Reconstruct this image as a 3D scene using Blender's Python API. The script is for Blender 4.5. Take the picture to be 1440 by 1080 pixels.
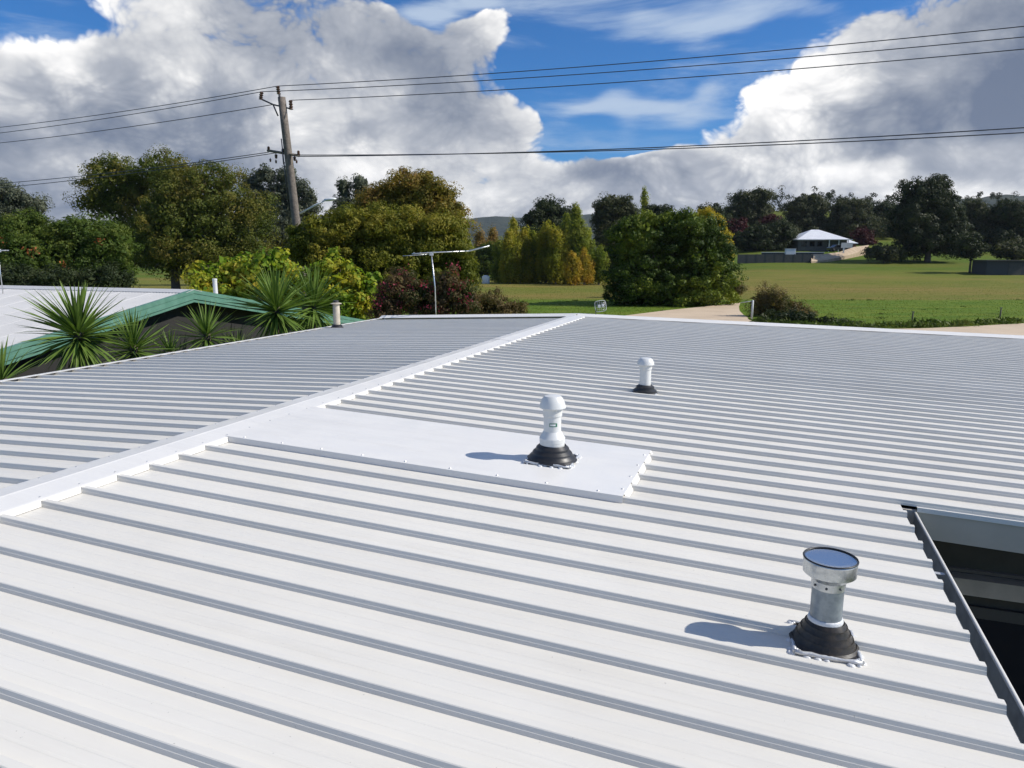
import bpy, bmesh, math, random
import numpy as np
from mathutils import Vector, Matrix

# ------------------------------------------------------------------ scene, camera
scene = bpy.context.scene
for o in list(bpy.data.objects): bpy.data.objects.remove(o)
COL = scene.collection
RAD = math.radians

CAMZ = 4.67                                    # eye height over the garden, about 1 m over the ridge
PITCH = math.atan(184 / 1000.0)
cam_d = bpy.data.cameras.new('camera')
cam_d.sensor_fit = 'HORIZONTAL'; cam_d.sensor_width = 36; cam_d.lens = 25.0
cam_d.clip_start = 0.05; cam_d.clip_end = 20000
cam = bpy.data.objects.new('camera', cam_d); COL.objects.link(cam)
cam.location = (0, 0, CAMZ); cam.rotation_euler = (math.pi / 2 - PITCH, 0, 0)
scene.camera = cam

# ------------------------------------------------------------------ light
SUN_AZ = RAD(95.0)                             # clockwise from +Y: off to the right, a touch behind
SUN_EL = RAD(38.0)
TO_SUN = Vector((math.sin(SUN_AZ) * math.cos(SUN_EL), math.cos(SUN_AZ) * math.cos(SUN_EL), math.sin(SUN_EL)))
sun_d = bpy.data.lights.new('sun', 'SUN'); sun_d.energy = 4.9; sun_d.angle = RAD(0.53); sun_d.color = (1, .945, .86)
sun = bpy.data.objects.new('sun', sun_d); COL.objects.link(sun)
sun.rotation_euler = TO_SUN.to_track_quat('Z', 'Y').to_euler(); sun.location = (20, 0, 30)

vs = scene.view_settings
vs.view_transform = 'Standard'; vs.look = 'None'; vs.gamma = 1; vs.exposure = 0.12; vs.use_curve_mapping = False


def direction(px, py):
    """unit direction of a bearing given as a position on a 1440 x 1080 survey picture"""
    cp, sp = math.cos(PITCH), math.sin(PITCH)
    u, v = (px - 720) / 1000.0, (540 - py) / 1000.0
    return Vector((u, v * sp + cp, v * cp - sp))


def bear(px, py, d):
    """point at d metres ahead on that bearing"""
    r = direction(px, py)
    r = r * (d / r.y)
    return Vector((r.x, r.y, CAMZ + r.z))


# ------------------------------------------------------------------ node helpers
class NT:
    def __init__(self, tree): self.t = tree; self.n = tree.nodes; self.l = tree.links
    def put(self, sock, v):
        if isinstance(v, bpy.types.NodeSocket): self.l.new(v, sock)
        elif v is not None: sock.default_value = v
    def node(self, kind, **kw):
        nd = self.n.new(kind)
        for k, v in kw.items(): setattr(nd, k, v)
        return nd
    def math(self, op, a, b=None, c=None, clamp=False):
        nd = self.node('ShaderNodeMath', operation=op, use_clamp=clamp)
        for i, v in enumerate((a, b, c)): self.put(nd.inputs[i], v)
        return nd.outputs[0]
    def vec(self, op, a, b=None, out=0, scale=None):
        nd = self.node('ShaderNodeVectorMath', operation=op)
        self.put(nd.inputs[0], a); self.put(nd.inputs[1], b)
        if scale is not None: self.put(nd.inputs['Scale'], scale)
        return nd.outputs[out]
    def noise(self, v, scale, detail=4, rough=.5, out='Fac', dist=0, lac=2.0):
        nd = self.node('ShaderNodeTexNoise')
        self.put(nd.inputs['Vector'], v); nd.inputs['Scale'].default_value = scale
        nd.inputs['Detail'].default_value = detail; nd.inputs['Roughness'].default_value = rough
        nd.inputs['Distortion'].default_value = dist; nd.inputs['Lacunarity'].default_value = lac
        return nd.outputs[out]
    def rng(self, v, a, b, c=0., d=1., kind='SMOOTHSTEP'):
        nd = self.node('ShaderNodeMapRange', interpolation_type=kind)
        self.put(nd.inputs[0], v)
        for i, x in enumerate((a, b, c, d)): self.put(nd.inputs[i + 1], x)
        return nd.outputs[0]
    def mix(self, f, a, b):
        nd = self.node('ShaderNodeMix', data_type='RGBA')
        self.put(nd.inputs[0], f)
        for s, v in ((nd.inputs[6], a), (nd.inputs[7], b)):
            self.put(s, (*v, 1) if isinstance(v, tuple) and len(v) == 3 else v)
        return nd.outputs[2]
    def ramp(self, f, stops):
        nd = self.node('ShaderNodeValToRGB'); self.put(nd.inputs[0], f)
        e = nd.color_ramp.elements
        while len(e) < len(stops): e.new(.5)
        for i, (p, c) in enumerate(stops): e[i].position = p; e[i].color = (*c, 1)
        return nd.outputs[0]


# ------------------------------------------------------------------ sky
world = bpy.data.worlds.new('World'); scene.world = world; world.use_nodes = True
w = NT(world.node_tree); w.n.clear()
geo = w.node('ShaderNodeTexCoord').outputs['Generated']
sky = w.node('ShaderNodeTexSky', sky_type='NISHITA', sun_disc=False)
sky.sun_elevation = SUN_EL; sky.sun_rotation = SUN_AZ; sky.altitude = 200
sky.air_density = 1.0; sky.dust_density = .3; sky.ozone_density = 3.0


# bearing (radians from straight ahead, clockwise) and height over the horizon of a view direction
sepd = w.node('ShaderNodeSeparateXYZ'); w.put(sepd.inputs[0], geo)
cmbd = w.node('ShaderNodeCombineXYZ')
w.put(cmbd.inputs[0], w.math('ARCTAN2', sepd.outputs[0], sepd.outputs[1]))
w.put(cmbd.inputs[1], w.math('ARCSINE', sepd.outputs[2]))
azel = cmbd.outputs[0]


def patches(rows):
    """sum of soft oval patches of sky (position and size on the survey picture, weight)"""
    tot = None
    for px, py, rx, ry, k in rows:
        c = direction(px, py).normalized()
        u0, v0 = math.atan2(c.x, c.y), math.asin(c.z); sx, sy = 1000. / rx, 1000. / ry
        nd = w.node('ShaderNodeVectorMath', operation='MULTIPLY_ADD')
        w.put(nd.inputs[0], azel); w.put(nd.inputs[1], (sx, sy, 0)); w.put(nd.inputs[2], (-u0 * sx, -v0 * sy, 0))
        t = w.rng(w.vec('LENGTH', nd.outputs[0], None, 1), 1.0, 0., 0, k)
        tot = t if tot is None else w.math('ADD', tot, t)
    return tot


st = w.vec('MULTIPLY', geo, (1, 1, 1.45))
wr = w.vec('SUBTRACT', w.noise(st, 6.0, 2, .5, 'Color'), (.5, .5, .5))
st = w.vec('ADD', st, w.vec('SCALE', wr, None, 0, .10))
azel = w.vec('ADD', azel, w.vec('SCALE', wr, None, 0, .16))     # ragged, not oval
vo = w.node('ShaderNodeTexVoronoi', feature='F1')
w.put(vo.inputs['Vector'], st); vo.inputs['Scale'].default_value = 11.
vo.inputs['Detail'].default_value = 3.0; vo.inputs['Roughness'].default_value = .62; vo.inputs['Lacunarity'].default_value = 2.3
bil = w.math('MULTIPLY_ADD', vo.outputs['Distance'], -.24, .11)
off = (TO_SUN * .75 + Vector((0, 0, .9))).normalized()
nA = w.noise(st, 3.3, 8, .57)
nB = w.noise(w.vec('ADD', st, tuple(off * .05)), 3.3, 5, .5)
nC = w.noise(w.vec('ADD', st, tuple(off * .16)), 3.3, 2, .5)
cover = [  # where, size, how much cloud there is more (or less) than the average sky
    (10, 0, 130, 75, -.46), (650, -5, 130, 32, -.55), (775, 90, 85, 110, -.55), (870, 120, 210, 110, -.50), (985, 85, 230, 75, -.42),
    (1010, 5, 200, 75, -.42), (885, 192, 120, 24, -.36), (1172, 256, 60, 26, -.30), (1010, -10, 320, 30, -.3),
    (330, 110, 480, 200, .34), (515, 178, 70, 50, .22), (1440, 110, 130, 110, .3), (1190, 60, 70, 80, .26), (840, 235, 170, 42, .36), (600, 90, 150, 110, .16), (660, 210, 200, 130, .28), (150, 220, 340, 160, .28),
    (1130, 200, 190, 100, .32), (1300, 120, 290, 160, .36), (960, 255, 260, 80, .36), (1100, 300, 900, 75, .34), (720, 345, 1300, 55, .40), (200, 310, 800, 80, .34)]
shade = [(1330, 165, 230, 85, .74), (1440, 110, 150, 90, .35), (1210, 215, 120, 45, .30), (890, 245, 100, 50, .38), (430, 45, 220, 85, .30), (250, 195, 290, 110, .55),
         (540, 225, 180, 60, .14), (1190, 60, 80, 80, -.30), (1090, 140, 130, 110, -.36), (680, 90, 90, 110, -.26), (430, 240, 70, 50, .18),
         (80, 225, 60, 80, -.18), (1060, 245, 130, 55, -.30), (1300, 262, 260, 30, -.50), (700, 250, 130, 50, -.16), (40, 70, 90, 40, -.2)]
dens = w.math('ADD', w.math('ADD', nA, bil), w.math('SUBTRACT', patches(cover), .40))
mask = w.rng(dens, -.025, .11)
# streaks of thin high cloud
hi = w.node('ShaderNodeMapping'); w.put(hi.inputs['Vector'], geo); hi.inputs['Scale'].default_value = (2.0, 2.0, 11.0)
hi.inputs['Rotation'].default_value = (0, RAD(-7), 0)
cir = w.rng(w.math('ADD', w.noise(hi.outputs[0], 1.7, 6, .6, dist=.4), patches([(860, 155, 210, 30, .26), (1010, 45, 230, 36, .20), (640, 8, 80, 12, .25), (930, 120, 130, 20, -.08)])), .46, .80, 0, .80)
# brightness of the cloud: lit towards the sun, grey where it is thick and on the far side
lit = w.math('MULTIPLY_ADD', w.math('SUBTRACT', nA, nB), 3.5, .66)
lit = w.math('ADD', lit, w.math('MULTIPLY', w.math('SUBTRACT', nB, nC), 1.3))
lit = w.math('ADD', lit, w.math('MULTIPLY', bil, 2.6))
lit = w.math('SUBTRACT', lit, w.rng(dens, .02, .42, -.16, .16))
lit = w.math('SUBTRACT', lit, patches(shade))
lit = w.rng(lit, -.71, .82, 0, 1, 'LINEAR')
ccol = w.ramp(lit, [(0.08, (.155, .20, .30)), (.30, (.29, .33, .415)), (.52, (.49, .52, .585)), (.70, (.80, .81, .83)), (.86, (1.10, 1.09, 1.08)), (1.0, (1.30, 1.28, 1.25))])
skyc = w.vec('SCALE', sky.outputs[0], None, 0, .092)
skyc = w.vec('MULTIPLY', skyc, (.27, .80, 1.36))       # the phone's deep polarised blue
skyc = w.mix(cir, skyc, (.62, .74, .90))
final = w.mix(mask, skyc, ccol)
bg = w.node('ShaderNodeBackground'); w.put(bg.inputs[0], final); bg.inputs[1].default_value = .84
wo = w.node('ShaderNodeOutputWorld'); w.l.new(bg.outputs[0], wo.inputs[0])
world.cycles.sampling_method = 'MANUAL'; world.cycles.sample_map_resolution = 512
scene.cycles.max_bounces = 6; scene.cycles.diffuse_bounces = 3; scene.cycles.glossy_bounces = 3; scene.cycles.transmission_bounces = 3


# ------------------------------------------------------------------ materials
MATS = {}


def mat(name, col, rough=.5, metal=0., spec=.5, bump=None, var=None, coords='Object', coat=0.):
    """plain surface: colour broken up by noise, optional fine relief. var = (colour2, scale, lo, hi)"""
    m = bpy.data.materials.new(name); m.use_nodes = True
    n = NT(m.node_tree); b = n.n['Principled BSDF']
    b.inputs['Roughness'].default_value = rough; b.inputs['Metallic'].default_value = metal
    b.inputs['Specular IOR Level'].default_value = spec
    tc = n.node('ShaderNodeTexCoord').outputs[coords]
    if var:
        c2, sc, lo, hi = var
        f = n.rng(n.noise(tc, sc, 6, .6), lo, hi)
        n.put(b.inputs['Base Color'], n.mix(f, col, c2))
        n.put(b.inputs['Roughness'], n.rng(n.noise(tc, sc * 2.3, 4, .6), .3, .7, max(0, rough - .07), rough + .07))
    else:
        b.inputs['Base Color'].default_value = (*col, 1)
    if bump:
        sc, st, ds = bump
        bp = n.node('ShaderNodeBump'); bp.inputs['Strength'].default_value = st; bp.inputs['Distance'].default_value = ds
        n.put(bp.inputs['Height'], n.noise(tc, sc, 5, .6)); n.l.new(bp.outputs[0], b.inputs['Normal'])
    if coat: b.inputs['Coat Weight'].default_value = coat
    MATS[name] = m
    return m


def roof_mat(name, col, dirt, rough=.42):
    """baked-enamel sheet: faint dust streaks down the slope, specks, gentle oil-canning"""
    m = bpy.data.materials.new(name); m.use_nodes = True
    n = NT(m.node_tree); b = n.n['Principled BSDF']
    tc = n.node('ShaderNodeTexCoord').outputs['Object']
    mp = n.node('ShaderNodeMapping'); n.put(mp.inputs['Vector'], tc); mp.inputs['Scale'].default_value = (.55, 6.0, 1)
    streak = n.rng(n.noise(mp.outputs[0], 2.2, 7, .62), .46, .78)
    cloud = n.rng(n.noise(tc, 1.3, 5, .6), .35, .75)
    speck = n.rng(n.noise(tc, 95, 2, .5), .735, .79)
    f = n.math('ADD', n.math('MULTIPLY', streak, .42), n.math('MULTIPLY', cloud, .30))
    c = n.mix(f, col, dirt)
    c = n.mix(n.math('MULTIPLY', speck, .5), c, (.20, .19, .17))
    oi = n.node('ShaderNodeObjectInfo').outputs['Random']
    c = n.vec('SCALE', c, None, 0, n.rng(oi, 0, 1, .965, 1.02, 'LINEAR'))
    n.put(b.inputs['Base Color'], c)
    n.put(b.inputs['Roughness'], n.rng(n.noise(tc, 5, 5, .6), .3, .7, rough - .08, rough + .1))
    b.inputs['Specular IOR Level'].default_value = .45
    bp = n.node('ShaderNodeBump'); bp.inputs['Strength'].default_value = .35; bp.inputs['Distance'].default_value = .006
    n.put(bp.inputs['Height'], n.noise(mp.outputs[0], 3.0, 3, .5)); n.l.new(bp.outputs[0], b.inputs['Normal'])
    MATS[name] = m
    return m


roof_mat('roof_white', (.70, .675, .615), (.605, .575, .51))
roof_mat('cap_white', (.72, .705, .67), (.64, .62, .585), .36)
roof_mat('shed_roof_white', (.53, .525, .515), (.45, .44, .43), .5)
mat('green_paint', (.085, .20, .148), .45, var=((.12, .25, .19), 6, .35, .75), bump=(30, .15, .002))
mat('white_plastic', (.64, .645, .63), .36, var=((.55, .55, .52), 9, .45, .8))
mat('black_rubber', (.016, .016, .018), .42, bump=(60, .25, .002))
mat('brown_rubber', (.016, .013, .011), .45, var=((.040, .030, .020), 25, .4, .75), bump=(60, .3, .002))
mat('galvanised', (.50, .53, .55), .33, 1.0, var=((.36, .39, .42), 40, .4, .7))
mat('galvanised_dull', (.27, .31, .34), .5, .75, var=((.20, .23, .26), 30, .4, .7))
mat('mirror_metal', (.66, .68, .70), .22, 1.0, bump=(18, .08, .003))
mat('aluminium', (.60, .61, .62), .5, .55, var=((.45, .46, .47), 60, .4, .7))
mat('silicone', (.62, .63, .64), .35, bump=(70, .6, .004))
mat('cream_pipe', (.50, .45, .36), .6, var=((.34, .29, .22), 12, .4, .75))
mat('label_green', (.02, .15, .09), .4)
mat('label_white', (.75, .76, .74), .4)
mat('gutter_metal', (.30, .33, .36), .38, .55, var=((.2, .22, .24), 14, .35, .75))
mat('fascia_grey', (.52, .48, .42), .5, var=((.45, .42, .37), 3, .35, .7))
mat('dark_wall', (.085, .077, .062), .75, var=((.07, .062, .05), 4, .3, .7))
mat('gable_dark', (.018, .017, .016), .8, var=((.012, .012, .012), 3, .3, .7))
mat('beam_brown', (.55, .47, .38), .6, var=((.42, .36, .29), 8, .3, .7))
mat('dark_glass', (.012, .014, .016), .06, spec=.6)
mat('paving', (.30, .25, .20), .85, var=((.22, .18, .145), 3, .3, .7))
mat('pole_wood', (.185, .155, .13), .85, var=((.10, .085, .07), 9, .35, .7), bump=(25, .6, .02))
mat('steel_dark', (.09, .09, .095), .5, .6)
mat('porcelain', (.09, .05, .035), .25)
mat('wire', (.055, .06, .075), .5, .3)
mat('lamp_grey', (.70, .71, .72), .4)
mat('antenna_metal', (.66, .66, .66), .32, .9)
mat('bark', (.11, .085, .065), .9, var=((.06, .048, .038), 5, .35, .7), bump=(14, .7, .03))
mat('bark_pale', (.27, .245, .215), .85, var=((.14, .12, .10), 3, .35, .7), bump=(14, .5, .02))
mat('concrete_tan', (.56, .44, .31), .85, var=((.49, .38, .265), .35, .35, .7), bump=(20, .3, .01))
mat('house_roof', (.70, .71, .73), .45, var=((.62, .63, .65), 1, .3, .7))
mat('house_brick', (.115, .105, .10), .85, var=((.08, .072, .07), 6, .3, .7))
mat('brick_red', (.20, .075, .045), .85, var=((.14, .055, .035), 6, .3, .7))
mat('fence_grey', (.062, .062, .06), .7, var=((.05, .05, .048), 2, .3, .7))
mat('white_paint', (.72, .72, .70), .5, var=((.64, .64, .62), 3, .3, .7))
mat('car_paint', (.04, .045, .05), .25, .3, coat=.6)
mat('car_light_paint', (.55, .56, .57), .3, .2, coat=.5)
mat('tyre', (.02, .02, .02), .8)
mat('slate_shaded', (.028, .034, .040), .6)  # slate grey darkened further: the tree shade is put into the colour
mat('sandy_bank', (.47, .37, .26), .9, var=((.36, .27, .18), 1.2, .3, .7))
mat('post_grey', (.5, .51, .5), .6)


def leaf_mat(name, cols, trans=.34, patchy=.6, rough=.55):
    """foliage: each leaf its own tint, with drifts of tint through the crown"""
    m = bpy.data.materials.new(name); m.use_nodes = True
    n = NT(m.node_tree); b = n.n['Principled BSDF']
    rnd = n.node('ShaderNodeNewGeometry').outputs['Random Per Island']
    pos = n.node('ShaderNodeTexCoord').outputs['Object']
    drift = n.rng(n.noise(pos, patchy, 3, .6), .28, .72)
    f = n.math('ADD', n.math('MULTIPLY', rnd, .34), n.math('MULTIPLY', drift, .66))
    k = len(cols)
    c = n.ramp(f, [(.12 + .76 * i / max(1, k - 1), x) for i, x in enumerate(cols)])
    n.put(b.inputs['Base Color'], c); b.inputs['Roughness'].default_value = rough
    b.inputs['Specular IOR Level'].default_value = .14
    tr = n.node('ShaderNodeBsdfTranslucent'); n.put(tr.inputs[0], n.vec('MULTIPLY', c, (1.25, 1.3, .8)))
    mx = n.node('ShaderNodeMixShader'); mx.inputs[0].default_value = trans
    n.l.new(b.outputs[0], mx.inputs[1]); n.l.new(tr.outputs[0], mx.inputs[2])
    n.l.new(mx.outputs[0], n.n['Material Output'].inputs[0])
    MATS[name] = m
    return m


leaf_mat('leaf_gum', [(.036, .048, .022), (.062, .072, .032), (.10, .10, .048)], .25)
leaf_mat('leaf_greygum', [(0.059, 0.073, 0.049), (0.098, 0.112, 0.073), (0.159, 0.171, 0.116)], .22)
leaf_mat('leaf_big', [(.054, .078, .014), (.090, .112, .019), (.138, .138, .026), (.20, .152, .034)], .28, .2)
leaf_mat('leaf_bright', [(.042, .075, .012), (.080, .12, .020), (.14, .165, .032)], .3)
leaf_mat('leaf_olive', [(0.073, 0.085, 0.015), (0.146, 0.134, 0.024), (0.220, 0.165, 0.032), (0.268, 0.152, 0.041)], .32, .4)
leaf_mat('leaf_yellowolive', [(0.079, 0.104, 0.015), (0.171, 0.177, 0.024), (0.281, 0.232, 0.034)], .34, .4)
leaf_mat('leaf_vine', [(.08, .16, .016), (.17, .26, .024), (.34, .35, .034), (.50, .38, .05)], .40, .9)
leaf_mat('leaf_redshrub', [(.045, .065, .016), (.085, .080, .030), (.13, .075, .042), (.18, .15, .055)], .3, 1.2)
leaf_mat('flower_red', [(.26, .03, .06), (.38, .06, .10)], .3, 2)
leaf_mat('flower_orange', [(.40, .10, .04), (.45, .16, .06)], .3, 2)
leaf_mat('leaf_brown', [(.06, .075, .018), (.13, .10, .038), (.22, .16, .07)], .3, 1)
leaf_mat('leaf_poplar', [(.17, .20, .024), (.29, .275, .03), (.42, .33, .036)], .46, .3)
leaf_mat('leaf_poplar_green', [(.12, .17, .024), (.20, .235, .034), (.31, .30, .046)], .44, .3)
leaf_mat('leaf_poplar_gold', [(.26, .22, .026), (.40, .28, .03), (.46, .25, .03)], .42, .4)
leaf_mat('leaf_orange', [(.22, .15, .04), (.29, .18, .05), (.20, .17, .04)], .36, .5)
leaf_mat('leaf_dark', [(.020, .032, .012), (.034, .048, .018), (.055, .068, .026)], .2)
leaf_mat('leaf_bush', [(.022, .044, .007), (.060, .098, .012), (.20, .235, .022)], .2, .25)  # dark tints deepened for the shaded side, yellow end raised for sunlit top
leaf_mat('leaf_gold', [(.32, .27, .025), (.50, .36, .03)], .40)
leaf_mat('leaf_maroon', [(.05, .014, .016), (.085, .020, .024)], .2)
leaf_mat('yucca_leaf', [(.075, .135, .024), (.12, .19, .038), (.19, .25, .065)], .25, 1.5, .4)
leaf_mat('dead_leaf', [(.13, .095, .05), (.22, .17, .10)], .15, 2)
leaf_mat('grass_blades', [(.075, .13, .014), (.12, .155, .022), (.16, .16, .032)], .35, .05)
leaf_mat('leaf_wood', [(.022, .032, .020), (.036, .046, .027), (.052, .058, .034)], .15, .01)


def ground_mat():
    m = bpy.data.materials.new('grass_ground'); m.use_nodes = True
    n = NT(m.node_tree); b = n.n['Principled BSDF']; b.inputs['Roughness'].default_value = .95
    b.inputs['Specular IOR Level'].default_value = .1
    g = n.node('ShaderNodeNewGeometry').outputs['Position']
    sp = n.node('ShaderNodeSeparateXYZ'); n.put(sp.inputs[0], g)
    mp = n.node('ShaderNodeMapping'); n.put(mp.inputs['Vector'], g); mp.inputs['Scale'].default_value = (.35, 1.0, 1.0)
    big = n.noise(mp.outputs[0], .06, 5, .6); mid = n.noise(mp.outputs[0], .5, 5, .65); fine = n.noise(g, 6, 3, .6)
    # lush mown strip nearer than the old fence line, dry paddock beyond it
    edge = n.math('ADD', sp.outputs[1], n.math('MULTIPLY', n.math('SUBTRACT', mid, .5), 7.0))
    dry = n.rng(edge, 71, 75)
    far = n.rng(edge, 128, 140)
    lush = n.mix(n.rng(mid, .35, .7), (.085, .155, .014), (.155, .20, .024))
    past = n.mix(n.rng(big, .35, .65), (.155, .165, .028), (.235, .175, .050))
    past = n.mix(n.rng(mid, .42, .72, 0, .7), past, (.105, .14, .020))
    past = n.mix(far, past, n.mix(n.rng(big, .4, .6), (.085, .135, .014), (.12, .14, .022)))
    c = n.mix(dry, lush, past)
    bare = n.rng(n.noise(mp.outputs[0], .16, 6, .7), .60, .72, 0, .65)
    c = n.mix(bare, c, (.20, .15, .065))
    rank_ = n.rng(n.noise(mp.outputs[0], .23, 6, .7, dist=.5), .56, .70, 0, .6)
    c = n.mix(rank_, c, (.06, .095, .014))
    c = n.mix(n.rng(fine, .35, .75, 0, .35), c, (.05, .065, .012))
    n.put(b.inputs['Base Color'], c)
    bp = n.node('ShaderNodeBump'); bp.inputs['Strength'].default_value = .8; bp.inputs['Distance'].default_value = .12
    n.put(bp.inputs['Height'], n.noise(g, 3.5, 5, .7)); n.l.new(bp.outputs[0], b.inputs['Normal'])
    MATS['grass_ground'] = m


ground_mat()
mat('hill_forest', (.030, .042, .032), .95, spec=.1, var=((.050, .060, .040), .012, .35, .7), bump=(.05, 1.0, 12))


# ------------------------------------------------------------------ mesh helpers
CRISP = {'collar', 'coupling', 'cap', 'cowl', 'pipe', 'insulator', 'rubber_boot', 'knob'}


class MB:
    """collects simple shapes, then links them as one mesh object"""
    def __init__(self): self.v = []; self.f = []; self.s = []
    def add(self, vs_, fs, smooth=False):
        o = len(self.v); self.v += [tuple(p) for p in vs_]
        for f in fs: self.f.append(tuple(i + o for i in f)); self.s.append(smooth)
        return self
    def box(self, x0, x1, y0, y1, z0, z1):
        return self.add([(x0, y0, z0), (x1, y0, z0), (x1, y1, z0), (x0, y1, z0), (x0, y0, z1), (x1, y0, z1), (x1, y1, z1), (x0, y1, z1)],
                        [(0, 3, 2, 1), (4, 5, 6, 7), (0, 1, 5, 4), (1, 2, 6, 5), (2, 3, 7, 6), (3, 0, 4, 7)])
    def prism(self, poly, a, b):
        """poly of 3-D points moved from offset a to offset b"""
        k = len(poly); a = Vector(a); b = Vector(b)
        vs_ = [Vector(p) + a for p in poly] + [Vector(p) + b for p in poly]
        return self.add(vs_, [tuple(range(k - 1, -1, -1)), tuple(range(k, 2 * k))] + [(i, (i + 1) % k, k + (i + 1) % k, k + i) for i in range(k)])
    def lathe(self, prof, n=28, c=(0, 0, 0), smooth=True, cap=True):
        vs_ = []
        for r, z in prof:
            for i in range(n):
                a = 2 * math.pi * i / n; vs_.append((c[0] + r * math.cos(a), c[1] + r * math.sin(a), c[2] + z))
        fs = [(j * n + i, j * n + (i + 1) % n, (j + 1) * n + (i + 1) % n, (j + 1) * n + i) for j in range(len(prof) - 1) for i in range(n)]
        self.add(vs_, fs, smooth)
        if cap:
            o = len(self.v) - len(vs_)
            if prof[0][0] > 1e-5: self.f.append(tuple(o + i for i in range(n - 1, -1, -1))); self.s.append(False)
            if prof[-1][0] > 1e-5: self.f.append(tuple(o + (len(prof) - 1) * n + i for i in range(n))); self.s.append(False)
        return self
    def tube(self, pts, radii, n=8, smooth=True):
        pts = [Vector(p) for p in pts]
        if not hasattr(radii, '__len__'): radii = [radii] * len(pts)
        vs_ = []; ref = Vector((0.13, .27, .95))
        for i, p in enumerate(pts):
            t = (pts[min(i + 1, len(pts) - 1)] - pts[max(i - 1, 0)]).normalized()
            a = t.cross(ref)
            if a.length < .05: a = t.cross(Vector((1, 0, 0)))
            a.normalize(); b = t.cross(a)
            for j in range(n):
                th = 2 * math.pi * j / n; vs_.append(p + (a * math.cos(th) + b * math.sin(th)) * radii[i])
        fs = [(k * n + j, k * n + (j + 1) % n, (k + 1) * n + (j + 1) % n, (k + 1) * n + j) for k in range(len(pts) - 1) for j in range(n)]
        self.add(vs_, fs, smooth)
        o = len(self.v) - len(vs_)
        self.f.append(tuple(o + j for j in range(n - 1, -1, -1))); self.s.append(False)
        self.f.append(tuple(o + (len(pts) - 1) * n + j for j in range(n))); self.s.append(False)
        return self
    def mesh(self, name):
        me = bpy.data.meshes.new(name); me.from_pydata(self.v, [], self.f)
        me.polygons.foreach_set('use_smooth', self.s); me.update()
        return me
    def build(self, name, m, parent=None, loc=None, bevel=0.):
        o = bpy.data.objects.new(name, self.mesh(name)); COL.objects.link(o)
        o.data.materials.append(MATS[m])
        if parent: o.parent = parent
        if loc is not None: o.location = loc
        if name in CRISP:
            es = o.modifiers.new('crease', 'EDGE_SPLIT'); es.split_angle = RAD(26)
        if bevel:
            bv = o.modifiers.new('bevel', 'BEVEL'); bv.width = bevel; bv.segments = 2; bv.limit_method = 'ANGLE'
        return o


def tag(o, label=None, cat=None, group=None, kind=None):
    if label: o['label'] = label
    if cat: o['category'] = cat
    if group: o['group'] = group
    if kind: o['kind'] = kind
    return o


def thing(name, label, cat, loc=(0, 0, 0), rotz=0., group=None):
    o = bpy.data.objects.new(name, None); COL.objects.link(o)
    o.location = loc; o.rotation_euler = (0, 0, rotz); o.empty_display_size = .2
    return tag(o, label, cat, group)


def share(name, mesh, parent, loc=(0, 0, 0), rot=(0, 0, 0), scale=(1, 1, 1)):
    o = bpy.data.objects.new(name, mesh); COL.objects.link(o); o.parent = parent
    o.location = loc; o.rotation_euler = rot; o.scale = scale
    return o


# ------------------------------------------------------------------ ground
def land(x, y):
    """height of the land: level garden and paddock, rising to the right beyond the far paddock"""
    d = max(y, 0.0); t = x / max(y, 1.0)
    k = min(1, max(0, (t - .12) / .24)); k = k * k * (3 - 2 * k)
    if d < 85: r = 0.
    elif d < 185: r = .00062 * (d - 85) ** 2
    else: r = 6.2 + min(.124 * (d - 185), 20.)
    return r * k


xs = np.unique(np.concatenate([np.linspace(-260, 260, 105), np.linspace(-3800, -260, 14), np.linspace(260, 3800, 14)]))
ys = np.unique(np.concatenate([np.linspace(-60, 320, 96), np.linspace(-1800, -60, 8), np.linspace(320, 3600, 14)]))
gv = [(float(x), float(y), land(float(x), float(y))) for y in ys for x in xs]
nx = len(xs)
gf = [(j * nx + i, j * nx + i + 1, (j + 1) * nx + i + 1, (j + 1) * nx + i) for j in range(len(ys) - 1) for i in range(nx - 1)]
g = MB().add(gv, gf, True).build('ground', 'grass_ground'); tag(g, kind='structure')

# pale concrete drive that curves round a garden bed
A = RAD(19.896); QX, QY = math.cos(A), -math.sin(A); DX, DY = math.sin(A), math.cos(A)
def gp(px, py, z=0.03):
    r = direction(px, py); t = (z - CAMZ) / r.z
    return (r.x * t, r.y * t, z)
drive_px = [(860, 449), (880, 443.5), (940, 436), (1000, 430), (1041, 425.5), (1039, 431), (1040, 437), (1046, 443), (1057, 449.5), (1075, 455), (1110, 459.5), (1160, 462.5), (1220, 463), (1300, 461.5),
            (1360, 459), (1440, 454.5), (1560, 448), (1760, 438)]
near_px = [(1900, 520), (1440, 540), (1100, 530), (880, 520), (800, 500)]
far_pts = [gp(*p) for p in drive_px]; near_pts = [gp(*p) for p in near_px]
m = MB(); k = len(far_pts)
pts = far_pts + near_pts
m.add(pts, [tuple(range(len(pts) - 1, -1, -1))])
m.add([(p[0], p[1], -.1) for p in far_pts] + far_pts, [(i, i + 1, k + i + 1, k + i) for i in range(k - 1)])
tag(m.build('driveway', 'concrete_tan'), kind='structure')
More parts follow.
